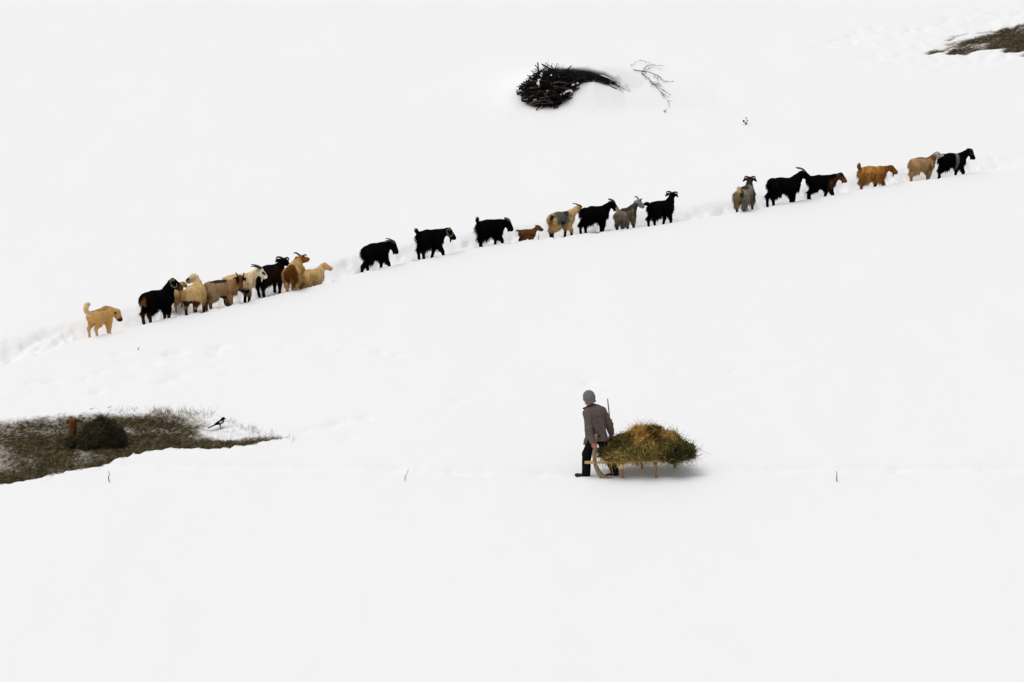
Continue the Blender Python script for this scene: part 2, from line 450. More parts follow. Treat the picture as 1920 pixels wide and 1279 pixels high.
def ground(x, y, want_bare=False):
    x = np.asarray(x, float); y = np.asarray(y, float)
    sh = x.shape
    x, y = x.ravel(), y.ravel()
    z = plane_z(np.clip(y, -400, 260)) + np.where(y > 260, 0, 0)
    z = z + 0.13 * (fbm2(x / 9.0, y / 14.0, 3, 2) - 0.5) + 0.03 * (fbm2(x / 1.6, y / 2.6, 5, 2) - 0.5) + 0.009 * (fbm2(x / 0.55 + y / 1.5, y / 0.6, 7, 2) - 0.5)
    near = (np.abs(x) < 40) & (y > -30) & (y < 60)
    ix = np.where(near)[0]
    X, Y = x[ix], y[ix]
    dz = np.zeros(len(ix))
    # --- track of the animals: steep smooth near side, trampled bed, crumbling far side
    wob = 0.12 * (noise2(X / 0.9, Y / 0.9, 21) - 0.5)
    u = rim_u(X, Y) + wob
    wid = 0.55 + 0.14 * (fbm2(X / 1.3, Y / 1.3, 23, 2) - 0.5)
    fade = 1 - 0.86 * smooth01(12.8, 14.6, X)                  # the snow beyond the leader is hardly trodden
    deep = (0.205 + 0.07 * (noise2(X / 1.1, Y / 1.1, 25) - 0.5)) * fade
    prof = smooth01(0.0, 0.16, u) * (1 - smooth01(wid, wid + 0.75, u))
    dz -= prof * deep
    tramp = smooth01(0.05, 0.2, u) * (1 - smooth01(wid + 0.05, wid + 0.7, u)) * fade
    patchy = smooth01(0.35, 0.65, noise2(X / 0.8, Y / 0.6, 26))
    dz += tramp * ((0.07 + 0.13 * patchy) * (fbm2(X / 0.15, Y / 0.2, 27, 3) - 0.5) + 0.05 * (noise2(X / 0.4, Y / 0.5, 28) - 0.4))
    # hoof holes and a few kicked-out crumbs
    hole = smooth01(0.70, 0.82, noise2(X / 0.19 + 40, Y / 0.24, 30)) * smooth01(0.0, 0.1, u + 0.1) * (1 - smooth01(wid + 0.2, wid + 0.8, u))
    dz -= hole * 0.10 * fade
    lip = np.exp(-((u - wid - 0.5) / 0.22) ** 2)
    dz += lip * 0.05 * (fbm2(X / 0.22, Y / 0.26, 29, 2) - 0.35) * fade
    # --- narrow furrow left by the sled and feet along the lower terrace
    v = Y - np.interp(X, SLX, SLY)
    f = np.exp(-((v - 0.05) / 0.22) ** 2)
    dz -= f * 0.065 * (0.5 + fbm2(X / 0.5, Y / 0.4, 31, 2))
    dz += np.exp(-((v) / 0.45) ** 2) * 0.03 * (fbm2(X / 0.16, Y / 0.25, 33, 3) - 0.5)
    dz += 0.03 * np.exp(-((v + 0.38) / 0.2) ** 2) * smooth01(0.4, 0.9, fbm2(X / 0.9, Y / 0.5, 34, 3))
    # --- dents
    for dx_, dy_, ra, rb, dp in DENTS:
        near_d = (np.abs(X - dx_) < 3 * ra) & (np.abs(Y - dy_) < 0.9)
        j = np.where(near_d)[0]
        if len(j): dz[j] -= dp * np.exp(-((X[j] - dx_) / ra) ** 2 - ((Y[j] - dy_) / (rb * 1.5)) ** 2)
    # --- bare places
    bare = np.zeros(len(ix))
    j = np.where((X < -3) & (Y < 0) & (Y > -16))[0]
    if len(j):
        sdp = poly_sd(X[j], Y[j], POLY1) + 0.16 * (fbm2(X[j] / 0.11, Y[j] / 0.16, 40, 2) - 0.5) + 0.30 * (fbm2(X[j] / 0.35, Y[j] / 0.5, 41, 3) - 0.5)
        fr = np.interp(X[j], [p[0] for p in POLY1[12:22]][::-1], [p[1] for p in POLY1[12:22]][::-1])
        fside = 1 - smooth01(0.2, 1.0, Y[j] - fr)
        wdt = 0.08 + 0.5 * (1 - fside)
        inn = smooth01(-0.02, 1.0, sdp / wdt)
        dz[j] -= inn * (0.085 + 0.04 * (fbm2(X[j] / 0.6, Y[j] / 0.6, 43, 2) - 0.5))
        dz[j] += inn * 0.07 * (fbm2(X[j] / 0.14, Y[j] / 0.2, 45, 2) - 0.5)
        # lip of broken snow in front
        dz[j] += 0.06 * np.exp(-((sdp + 0.10) / 0.16) ** 2) * fside * (fbm2(X[j] / 0.2, Y[j] / 0.26, 47, 3) - 0.25)
        big = fbm2(X[j] / 1.0, Y[j] / 0.9, 49, 3)
        b = smooth01(-0.05, 0.5, sdp / (0.25 + 0.75 * (1 - fside))) * (0.46 + 1.7 * (big - 0.44))
        # snowier corner by the bird and front left, barest belt round the heap
        c = px_plane(440, 792); b -= 0.75 * np.exp(-((X[j] - c[0]) / 0.75) ** 2 - ((Y[j] - c[1]) / 0.75) ** 2)
        c = px_plane(60, 860); b -= 0.10 * np.exp(-((X[j] - c[0]) / 1.2) ** 2 - ((Y[j] - c[1]) / 0.6) ** 2)
        c = px_plane(190, 830); b += 0.55 * np.exp(-((X[j] - c[0]) / 1.5) ** 2 - ((Y[j] - c[1]) / 0.5) ** 2)
        c = px_plane(330, 800); b += 0.35 * np.exp(-((X[j] - c[0]) / 0.9) ** 2 - ((Y[j] - c[1]) / 0.9) ** 2)
        c = px_plane(410, 826); b += 0.75 * np.exp(-((X[j] - c[0]) / 1.3) ** 2 - ((Y[j] - c[1]) / 0.3) ** 2)
        c = px_plane(100, 892); b += 0.4 * np.exp(-((Y[j] - fr) / 0.25) ** 2) * (X[j] < px_plane(230, 860)[0])
        bare[j] = np.where(sdp > -0.05, np.clip(b, 0.08, 0.86), 0)
    j = np.where((X > 10) & (Y > 22))[0]
    if len(j):
        sdp = poly_sd(X[j], Y[j], POLY2) + 1.5 * (fbm2(X[j] / 1.2, (Y[j] - X[j] * 0.75) / 0.5, 51, 4) - 0.5)
        inn = smooth01(-0.1, 0.4, sdp)
        dz[j] += inn * (0.10 * (fbm2(X[j] / 0.3, Y[j] / 0.3, 53, 2) - 0.5) - 0.06)
        stripe = fbm2(X[j] / 1.1, (Y[j] - X[j] * 0.75) / 0.7, 55, 3)
        bare[j] = np.maximum(bare[j], np.minimum(smooth01(-0.05, 0.45, sdp) * (0.62 + 1.5 * (stripe - 0.47)), 0.76))
        rough = np.exp(-(np.minimum(sdp, 0) / 2.2) ** 2)
        dz[j] += rough * 0.10 * (fbm2(X[j] / 0.35, Y[j] / 0.5, 57, 2) - 0.5)
    # --- drift round the brushwood pile
    lx, ly = X - PILE[0], Y - PILE[1]
    j = np.where((np.abs(lx) < 7) & (ly > -5) & (ly < 9))[0]
    if len(j):
        a, b = lx[j], ly[j]
        nzz = 0.05 * (fbm2(a / 0.5, b / 0.6, 61, 2) - 0.5)
        back = np.exp(-np.abs((a - 0.1) / np.where(a < 0.1, 1.75, 2.0)) ** 3) * smooth01(0.40, 1.2, b) * (1 - smooth01(1.4, 5.5, b)) * (0.80 - 0.02 * a)
        hump = pile_hump(a) * np.where(b < 0.28, np.exp(-((b - 0.28) / 0.75) ** 2), 1 - smooth01(0.4, 5.0, b))
        left = 0.16 * np.exp(-((a + 1.7) / 0.5) ** 2 - ((b - 0.2) / 0.8) ** 2)
        dz[j] += np.maximum(back, hump) + left + nzz * np.exp(-(a / 4) ** 2 - (b / 3) ** 2)
    z[ix] += dz
    if want_bare:
        out = np.zeros(len(x)); out[ix] = bare
        return z.reshape(sh), out.reshape(sh)
    return z.reshape(sh)

def gz(x, y): return float(ground(np.array([x]), np.array([y]))[0])

def px_ground(px, py):
    p = px_plane(px, py)
    for _ in range(6): p = px_plane(px, py, gz(p[0], p[1]) - plane_z(p[1]))
    return p

def spread(lo, hi, step, far, grow=1.35):
    a = list(np.arange(lo, hi + 1e-6, step))
    s, v = step, a[-1]
    while v < far: s *= grow; v += s; a.append(v)
    s, v = step, a[0]
    while v > -far: s *= grow; v -= s; a.insert(0, v)
    return np.array(a)

gx, gy = spread(-19.5, 19.5, 0.05, 900), spread(-17.0, 36.0, 0.09, 900)
GX, GY = np.meshgrid(gx, gy, indexing='ij')
GZ, BARE = ground(GX, GY, True)
nxg, nyg = GX.shape
idg = np.arange(nxg * nyg).reshape(nxg, nyg)
FG = np.stack([idg[:-1, :-1], idg[1:, :-1], idg[1:, 1:], idg[:-1, 1:]], -1).reshape(-1, 4)
gnd = mesh_obj('snow_ground', np.stack([GX, GY, GZ], -1).reshape(-1, 3), FG, M['snow'])
a = gnd.data.attributes.new('bare', 'FLOAT', 'POINT'); a.data.foreach_set('value', BARE.astype(np.float32).ravel())
props(gnd, 'white snow-covered hillside with an animal track and bare patches', kind='structure')

# ------------------------------------------------------------------ loose stalks as one mesh
def stalks(P, D, L, W, C, bend=0.25, segs=2, droop=0.0):
    """ribbons: P start (n,3), D unit direction, L length, W width, C colour -> V, F, cols"""
    n = len(P)
    up = RNG.normal(size=(n, 3)); side = np.cross(D, up); side /= np.linalg.norm(side, axis=1)[:, None] + 1e-9
    bd = RNG.normal(size=(n, 3)) * bend; bd[:, 2] -= droop
    V = []
    for i in range(segs + 1):
        t = i / segs
        c = P + D * (L * t)[:, None] + bd * (L * t * t)[:, None]
        wd = W * (1 - 0.75 * t)
        V += [c - side * wd[:, None] / 2, c + side * wd[:, None] / 2]
    k = 2 * (segs + 1)
    V = np.stack(V, 1).reshape(-1, 3)
    F = []
    b = np.arange(n) * k
    for i in range(segs): F.append(np.stack([b + 2 * i, b + 2 * i + 1, b + 2 * i + 3, b + 2 * i + 2], 1))
    return V, np.concatenate(F), np.repeat(C, k, axis=0)

def unit(a): return a / (np.linalg.norm(a, axis=-1)[..., None] + 1e-12)

def pick(cols, n, p=None):
    c = np.array(cols)[RNG.choice(len(cols), n, p=p)]
    return c * RNG.uniform(0.65, 1.3, (n, 1))

# litter of dead grass on the two bare places
def grass_on(poly, n, name, label, cols, thr, lmin, lmax, frame):
    A = np.array(poly); lo, hi = A.min(0), A.max(0)
    lo = np.maximum(lo, frame[0]); hi = np.minimum(hi, frame[1])
    x = RNG.uniform(lo[0], hi[0], n * 6); y = RNG.uniform(lo[1], hi[1], n * 6)
    z, b = ground(x, y, True)
    keep = b + RNG.normal(0, 0.12, len(x)) > thr
    keep &= b > 0.02
    x, y, z, b = x[keep][:n], y[keep][:n], z[keep][:n], b[keep][:n]
    m = len(x)
    D = unit(np.stack([RNG.normal(0, 1, m), RNG.normal(0, 1, m), np.abs(RNG.normal(0.12, 0.3, m))], 1))
    V, F, C = stalks(np.stack([x, y, z + 0.004], 1), D, RNG.uniform(lmin, lmax, m), RNG.uniform(0.006, 0.013, m), pick(cols, m), 0.35, 2, 0.12)
    o = mesh_obj(name, V, F, M['straw'], None, C, smooth=False)
    return props(o, label, kind='stuff')

OLIVE = [(0.07, 0.06, 0.022), (0.10, 0.08, 0.03), (0.045, 0.04, 0.016), (0.15, 0.12, 0.055), (0.03, 0.024, 0.012)]
BROWN = [(0.06, 0.042, 0.018), (0.09, 0.062, 0.027), (0.035, 0.026, 0.013), (0.13, 0.1, 0.05)]
grass_on(POLY1, 9000, 'dead_grass', 'matted olive brown dead grass in the bare hollow at lower left', OLIVE, 0.48, 0.04, 0.13, ((-15, -16), (0, 0)))
grass_on(POLY2, 6500, 'dead_grass', 'brown dead grass on the bare strip at the upper right', BROWN, 0.5, 0.05, 0.16, ((10, 22), (21, 40)))

# upright tufts along the upper edge of the hollow
tp, tn = [], 0
for _ in range(38):
    px = random.choice([random.gauss(345, 25), random.gauss(300, 18), random.gauss(375, 20), random.uniform(200, 560)])
    py = np.interp(px, [200, 330, 400, 450, 500, 560], [772, 772, 776, 800, 812, 822]) + random.gauss(2, 3)
    p = px_ground(px, py)
    for _k in range(14): tp.append((p[0] + random.gauss(0, 0.06), p[1] + random.gauss(0, 0.08)))
tp = np.array(tp); tz = ground(tp[:, 0], tp[:, 1])
n = len(tp)
D = unit(np.stack([RNG.normal(0, 0.35, n), RNG.normal(0, 0.35, n), np.ones(n)], 1))
V, F, C = stalks(np.column_stack([tp, tz - 0.01]), D, RNG.uniform(0.05, 0.16, n), RNG.uniform(0.005, 0.009, n),
                 pick([(0.22, 0.18, 0.09), (0.13, 0.1, 0.045), (0.3, 0.25, 0.14), (0.07, 0.055, 0.03)], n), 0.3, 2, 0.1)
props(mesh_obj('grass_tufts', V, F, M['straw'], None, C, smooth=False), 'dry upright grass tufts along the upper edge of the bare hollow', kind='stuff')

# ------------------------------------------------------------------ animals
BLACK = (0.0035, 0.0033, 0.0034)
DKBROWN = (0.018, 0.009, 0.006)
BROWNH = (0.16, 0.065, 0.022)
HERD = 'goats and sheep filing along the track in the snow'

def ypr(yaw, pitch):
    cy, sy, cp, sp = math.cos(yaw), math.sin(yaw), math.cos(pitch), math.sin(pitch)
    f = np.array([cy * cp, sy * cp, sp]); l = np.array([-sy, cy, 0.0]); u = np.cross(f, l)
    return f, l, u

def arc_horn(base, f, l, u, side, style, L):
    """points and radii of one horn"""
    pts, rad = [], []
    N = 9
    for i in range(N + 1):
        t = i / N
        if style == 'sweep':        # scimitar, up and back
            a = t * 2.0
            p = base + u * (math.sin(a) * 0.27 * L) - f * ((1 - math.cos(a)) * 0.62 * L + 0.08 * L * t) + l * side * (0.02 + 0.22 * L * t)
        elif style == 'flat':       # long, straight back
            a = t * 1.1
            p = base + u * (math.sin(a * 2.2) * 0.13 * L) - f * (t * 0.95 * L) + l * side * (0.02 + 0.25 * L * t)
        elif style == 'curl':       # tight ring beside the cheek
            a = t * 5.3
            rr = 0.24 * L * (1 - 0.25 * t)
            p = base - f * (rr * math.sin(a)) * 1.0 + u * (rr * (math.cos(a) - 1) * 1.0 + 0.03 * math.sin(a)) + l * side * (0.03 + 0.10 * L * t)
        elif style == 'spread':     # outward, then down
            a = t * 1.5
            p = base + l * side * (math.sin(a) * 0.75 * L) + u * (0.26 * L * math.sin(a * 1.75)) - f * (0.2 * L * t)
        else:                       # 'droop': outward and hooked down
            a = t * 2.3
            p = base + l * side * (0.5 * L * math.sin(min(a, 1.57)) ) + u * (0.15 * L * math.sin(a * 1.3) - 0.36 * L * t * t) - f * (0.28 * L * t)
        pts.append(p); rad.append(0.026 * (1 - 0.8 * t) + 0.004)
    return pts, rad

def build_animal(s):
    S = s.get('sc', 1.0)
    yaw = R(s.get('yaw', 28))
    kind = s.get('kind', 'goat')
    rx = float(np.interp(s['px'], [p[0] for p in RIM], [0] * len(RIM)))
    # stand on the bed of the track
    py = np.interp(s['px'], [p[0] for p in RIM], [p[1] for p in RIM])
    p0 = px_plane(s['px'], py)
    hx = 0.02
    sl = float(np.interp(p0[0] + 0.5, RIMX, RIMY) - np.interp(p0[0] - 0.5, RIMX, RIMY))
    nrm = np.array([-sl, 1.0]) / math.hypot(sl, 1)
    off = 0.38 + s.get('off', 0.0)
    # slide along x so that the pixel column stays the same after stepping beyond the rim
    y = p0[1] + off * nrm[1]
    dd = (y - CAM[1]) * CP - (plane_z(y) - CAM[2]) * SP
    x = (s['px'] - 960) / FPX * dd
    loc = np.array([x, y])
    hd = np.array([math.cos(yaw), math.sin(yaw)])
    fp = [loc + hd * a * S for a in (-0.4, -0.2, 0.0, 0.2, 0.35)]
    zz = [gz(*q) for q in fp]
    uoff = rim_u(np.array([x]), np.array([y]))[0]
    bed = plane_z(y) - 0.17 * (1.0 if uoff < 1.0 else 0.3)
    z0 = 0.5 * np.median(zz) + 0.5 * bed - s.get('sink', 0.0) - (0.0 if kind == 'dog' else 0.025)
    pitch = math.atan(TS * math.sin(yaw)) + R(s.get('tilt', -5.5))
    root = empty({'dog': 'dog', 'sheep': 'sheep', 'kid': 'goat'}.get(kind, 'goat'), (x, y, z0), (0, -pitch, yaw))

    XS = s.get('xs', 0.80)
    nb = np.array(s.get('neckbase', (0.33, 0, 0.615))) * np.array([XS, 1, 1])
    na, nyaw = R(s.get('neck', 40)), R(s.get('neckyaw', s.get('head', 0) * 0.45 - s.get('yaw', 28) * 0.0))
    hy = R(s.get('head', s.get('yaw', 28)) - s.get('yaw', 28)) if 'head' in s else 0.0
    nyaw = R(s['neckyaw']) if 'neckyaw' in s else hy * 0.4
    nl = s.get('necklen', 0.30)
    ne = nb + nl * np.array([math.cos(na) * math.cos(nyaw), math.cos(na) * math.sin(nyaw), math.sin(na)])
    f, l, u = ypr(hy, R(s.get('nod', -35)) - pitch)
    fat = s.get('fat', 1.0)
    LEGC, HEADC, BODYC, NECKC = s.get('legc', s['c']), s.get('headc', s['c']), s['c'], s.get('neckc', s['c'])
    MUZ, TAILC = s.get('muz', HEADC), s.get('tailc', s['c'])
    sq = (1, 0.80 * fat, 1)
    one = (1, 1, 1)
    K = 0.06
    pr, pc = [], []
    def addh(a, b, ra, rb, c, k=K, q=one):
        pr.append((np.asarray(a, float), np.asarray(b, float), ra, rb, k, q)); pc.append(c)
    xs3 = np.array([XS, 1, 1])
    def add(a, b, ra, rb, c, k=K, q=one):
        addh(np.asarray(a, float) * xs3, np.asarray(b, float) * xs3, ra, rb, c, k, q)
    if kind == 'dog':
        add((-0.34, 0, 0.55), (-0.10, 0, 0.545), 0.125, 0.125, BODYC, K, (1, 0.85, 1))
        add((-0.10, 0, 0.545), (0.24, 0, 0.53), 0.125, 0.155, BODYC, K, (1, 0.85, 1))
        add((0.24, 0, 0.53), (0.30, 0, 0.5), 0.155, 0.13, BODYC, K, (1, 0.85, 1))
    elif kind == 'sheep':
        add((-0.30, 0, 0.54), (0.05, 0, 0.54), 0.205, 0.225, BODYC, K, (1, 0.92 * fat, 1))
        add((0.05, 0, 0.54), (0.28, 0, 0.56), 0.225, 0.185, BODYC, K, (1, 0.92 * fat, 1))
    else:
        add((-0.35, 0, 0.575), (-0.12, 0, 0.56), 0.150, 0.175, BODYC, K, sq)
        add((-0.12, 0, 0.56), (0.10, 0, 0.535), 0.175, 0.193 * s.get('belly', 1.0), BODYC, K, sq)
        add((0.10, 0, 0.535), (0.29, 0, 0.565), 0.185 * s.get('belly', 1.0), 0.160, BODYC, K, sq)
        add((0.30, 0, 0.58), (0.36, 0, 0.50), 0.140, 0.105, NECKC, K, sq)
    nr = s.get('nr', 0.115)
    nm = nb + (ne - nb) * 0.5
    addh(nb - np.array([0.04, 0, 0.03]), nm, nr + 0.02, nr * 0.82, NECKC, 0.08, (1, 0.85, 1))
    hk = s.get('hk', 1.0)
    addh(nm, ne, nr * 0.82, 0.066 * hk, NECKC, 0.05)
    sk = ne + f * 0.035 + u * 0.03
    addh(ne + u * 0.01, sk, 0.072 * hk, 0.084 * hk, HEADC, 0.03)
    hl = s.get('hl', 0.198) * hk
    addh(sk + f * 0.03 + u * 0.002, sk + f * hl - u * 0.028, 0.070 * hk, 0.048 * hk, HEADC, 0.025)
    addh(sk + f * 0.03 - u * 0.050, sk + f * (hl - 0.02) - u * 0.060, 0.055 * hk, 0.042 * hk, HEADC, 0.025)
    addh(sk + f * (hl - 0.02) - u * 0.032, sk + f * (hl + 0.010) - u * 0.036, 0.049 * hk, 0.042 * hk, MUZ, 0.015)
    # legs: order front right, front left, hind right, hind left; dx moves the hoof
    legs = s.get('legs', (0, 0, 0, 0))
    lw = 0.10 * fat if kind != 'dog' else 0.085
    lr = s.get('lr', 1.0 if kind == 'dog' else 1.18)
    for i, sd in enumerate((-1, 1)):
        d = legs[i]; lift = s.get('lift', (0, 0, 0, 0))[i]
        add((0.27, sd * lw, 0.52), (0.25 + 0.1 * d, sd * (lw + 0.01), 0.37), 0.088, 0.062, BODYC if kind != 'goat' else NECKC, 0.05)
        kn = np.array([0.275 + 0.62 * d + 0.5 * lift, sd * lw, 0.235 + 0.3 * lift])
        fe = np.array([0.255 + d - 0.3 * lift, sd * lw, 0.075 + lift])
        add((0.25 + 0.1 * d, sd * (lw + 0.01), 0.37), kn, 0.060 * lr, 0.040 * lr, s.get('upleg', BODYC), 0.035)
        add(kn, fe, 0.037 * lr, 0.027 * lr, LEGC, 0.02)
        add(fe, fe + np.array([0.022, 0, -0.055]), 0.028 * lr, 0.033, s.get('hoof', LEGC), 0.02)
    for i, sd in enumerate((-1, 1)):
        d = legs[2 + i]; lift = s.get('lift', (0, 0, 0, 0))[2 + i]
        hipz = 0.53
        st = np.array([-0.25 + 0.35 * d, sd * (lw + 0.015), 0.385])
        ho = np.array([-0.415 + 0.72 * d, sd * lw, 0.265 + 0.5 * lift])
        fe = np.array([-0.385 + d, sd * lw, 0.08 + lift])
        add((-0.33, sd * lw * 0.9, hipz), st, 0.125, 0.085, BODYC, 0.05)
        add(st, ho, 0.082 * lr, 0.043 * lr, s.get('upleg', BODYC), 0.04)
        add(ho, fe, 0.039 * lr, 0.027 * lr, LEGC, 0.02)
        add(fe, fe + np.array([0.022, 0, -0.06]), 0.028 * lr, 0.033, s.get('hoof', LEGC), 0.02)
    tl = s.get('tail', 'up')
    tb = np.array([-0.47, 0, 0.655])
    tpts = {'up': [(-0.02, 0.0), (-0.06, 0.06), (-0.055, 0.12)], 'short': [(-0.02, 0.0), (-0.06, 0.045), (-0.075, 0.075)], 'back': [(-0.02, 0.0), (-0.09, 0.035), (-0.155, 0.03)],
            'down': [(-0.02, 0.0), (-0.05, -0.06), (-0.045, -0.15)], 'dog': [(0.0, -0.02), (-0.10, 0.01), (-0.18, 0.08), (-0.20, 0.15), (-0.17, 0.22), (-0.10, 0.23)],
            'none': [(0.02, 0.0), (0.01, -0.03), (0.01, -0.05)]}[tl]
    if kind == 'dog': tb = np.array([-0.43, 0, 0.62])
    T = [(tb + np.array([a, 0, b])) for a, b in tpts]
    T = [t_ + np.array([(XS - 1) * tb[0], 0, 0]) for t_ in T]
    for i in range(len(T) - 1):
        addh(T[i], T[i + 1], 0.042 if kind != 'dog' else 0.052, 0.040 if kind != 'dog' else 0.048, TAILC, 0.03)

    lump = s.get('lump', 0.012)
    seed = int(s['px'])
    def post(P, Vv):
        nn = noise3(P * np.array([9.0, 9.0, 5.0]), seed) - 0.5
        body = 1.0 if kind != 'dog' else 0.4
        return Vv + nn * lump * 2 * body * smooth01(0.2, 0.35, P[..., 2])
    V, F = blob(pr, 0.0145, post)
    # colour of every point from the limb it belongs to, then the markings
    Wt, Cc = np.zeros(len(V)), np.zeros((len(V), 3))
    for p_, c_ in zip(pr, pc):
        wt = np.exp(-np.maximum(limb(V, p_[0], p_[1], p_[2], p_[3], p_[5]), -0.02) / 0.012)
        Wt += wt; Cc += wt[:, None] * np.asarray(c_)
    Cc /= Wt[:, None] + 1e-12
    Cc = np.where(Cc.max(1)[:, None] > 0.1, Cc * 1.22, Cc)
    nz = noise3(V * np.array([14.0, 14.0, 8.0]), seed + 5) - 0.5
    HF = np.stack([(V - sk) @ f, (V - sk) @ l, (V - sk) @ u], 1)
    for pt in s.get('marks', ()):
        frame_, c_, r_, cl_ = pt[:4]
        Q = HF if frame_ == 'head' else V / np.array([XS, 1, 1])
        dd_ = np.sqrt((((Q - np.array(c_)) / np.array(r_)) ** 2).sum(1)) + nz * 0.45
        m = 1 - smooth01(0.8, 1.15, dd_)
        if frame_ != 'head': m = m * (np.linalg.norm(V - sk, axis=1) > (0.16 if len(pt) < 5 else 0.0))
        Cc = Cc * (1 - m[:, None]) + np.array(cl_) * m[:, None]
    tone = 1 + s.get('mottle', 0.25) * 2 * (noise3(V * np.array([18.0, 18.0, 6.0]), seed + 9) - 0.5)
    Cc = np.clip(Cc * tone[:, None], 0.001, 1)
    body = mesh_obj('body', V * S, F, M['fur'], root, Cc)
    # hair
    cl = s.get('coat', 0.085) * 0.72
    nh = s.get('nh', 3600)
    N = vnormals(V, F)
    fi = RNG.integers(0, len(F), nh * 2)
    bw = RNG.dirichlet((1, 1, 1, 1), len(fi))
    P = (V[F[fi]] * bw[..., None]).sum(1); Nn = unit((N[F[fi]] * bw[..., None]).sum(1)); hc = (Cc[F[fi]] * bw[..., None]).sum(1)
    dh = np.linalg.norm(P - sk - f * 0.08, axis=1)
    lowleg = smooth01(0.16, 0.34, P[:, 2])
    PX = P[:, 0] / XS
    hind = (PX < -0.2) * 0.25
    Lh = cl * (0.10 + 0.9 * np.clip(lowleg + hind * smooth01(0.10, 0.22, P[:, 2]), 0, 1))
    Lh = np.where(dh < 0.22, np.minimum(Lh, 0.016), Lh)
    Lh = np.where((P[:, 2] > 0.67) & (dh > 0.25) & (PX > -0.44), Lh * 0.35, Lh)
    Lh = np.where((np.abs(P[:, 1]) < 0.09) & (Nn[:, 2] < -0.5), Lh * 0.55, Lh)
    Lh = np.where(PX < -0.54, np.minimum(Lh, 0.05), Lh)
    keep = RNG.random(len(P)) < np.clip(Lh / cl + 0.15, 0, 1)
    P, Nn, hc, Lh, PX = P[keep][:nh], Nn[keep][:nh], hc[keep][:nh], Lh[keep][:nh], PX[keep][:nh]
    n = len(P)
    Lh = Lh * RNG.uniform(0.5, 1.25, n)
    Dn = np.array([-0.35, 0, -0.9]) if kind != 'dog' else np.array([-0.9, 0, -0.3])
    tailm = PX < -0.54
    Dh = unit(Nn * s.get('fluff', 0.38) + Dn + RNG.normal(0, 0.16, (n, 3)))
    td = unit(T[-1] - T[-2])
    Dh = np.where(tailm[:, None], unit(td * 0.9 + Nn * 0.35), Dh)
    if n:
        Vh, Fh, Ch = stalks(P - Nn * 0.004, Dh, Lh, RNG.uniform(0.007, 0.015, n), hc * RNG.uniform(0.72, 1.25, (n, 1)), 0.12, 2, 0.12)
        props(mesh_obj('coat', Vh * S, Fh, M['hair'], root, np.clip(Ch, 0.001, 1)), kind='stuff')
    # ears
    ears = s.get('ear', 'side')
    if ears:
        el = s.get('earlen', 0.155)
        for sd in (-1, 1):
            b0 = sk - f * 0.015 + l * sd * 0.066 + u * 0.03
            if ears == 'side': d1, d2 = l * sd * 0.85 - f * 0.25 - u * 0.25, l * sd * 0.5 - f * 0.25 - u * 0.75
            elif ears == 'flop': d1, d2 = l * sd * 0.5 - f * 0.1 - u * 0.5, l * sd * 0.08 + f * 0.05 - u * 1.0
            elif ears == 'back': d1, d2 = l * sd * 0.7 - f * 0.7 + u * 0.1, l * sd * 0.6 - f * 0.75 + u * 0.0
            pts = [b0, b0 + d1 * el * 0.45, b0 + d1 * el * 0.6 + d2 * el * 0.45]
            mb = MB(); mb.tube(pts, [0.02, 0.042, 0.014], 8, 0.35, s.get('earc', HEADC), ref=f)
            o = mb.build('ear', M['fur'], root, tint=True); o.scale = (S, S, S)
    hs_ = s.get('horn')
    hf_, _l, hu_ = ypr(hy, R(s.get('nod', -35) * 0.3) - pitch)
    if hs_:
        for sd in (-1, 1):
            b0 = sk + f * 0.005 + l * sd * 0.036 + u * 0.066
            pts, rad = arc_horn(b0, hf_, l, hu_, sd, hs_, s.get('hornlen', 0.36) * {'sweep': 0.56, 'flat': 0.68, 'droop': 0.85, 'spread': 0.85}.get(hs_, 1.0))
            mb = MB(); mb.tube(pts, rad, 7, 0.8, s.get('hornc', (0.02, 0.018, 0.016)), ref=l)
            o = mb.build('horn', M['horn'], root, tint=True); o.scale = (S, S, S)
    if s.get('beard', 0):
        b0 = sk + f * (hl - 0.07) - u * 0.07
        B = s['beard']
        mb = MB(); mb.tube([b0, b0 + np.array([0.0, 0, -0.45 * B]) , b0 + np.array([-0.01, 0, -B])], [0.046, 0.036, 0.010], 7, 0.7, s.get('beardc', HEADC))
        o = mb.build('beard', M['fur'], root, tint=True); o.scale = (S, S, S)
    for sd in (-1, 1):
        c = sk + f * 0.075 + l * sd * 0.054 + u * 0.022
        mb = MB(); mb.tube([c - l * sd * 0.010, c, c + l * sd * 0.008], [0.006, 0.012, 0.004], 6)
        o = mb.build('eye', M['eye'], root); o.scale = (S, S, S)
    if kind == 'dog':
        nt = sk + f * (hl + 0.045) - u * 0.018
        mb = MB(); mb.tube([nt - f * 0.03, nt, nt + f * 0.014], [0.016, 0.02, 0.008], 8)
        o = mb.build('nose', M['eye'], root); o.scale = (S, S, S)
    props(root, s['label'], {'dog': 'dog', 'sheep': 'sheep'}.get(kind, 'goat'), None if kind == 'dog' else HERD)
    return root

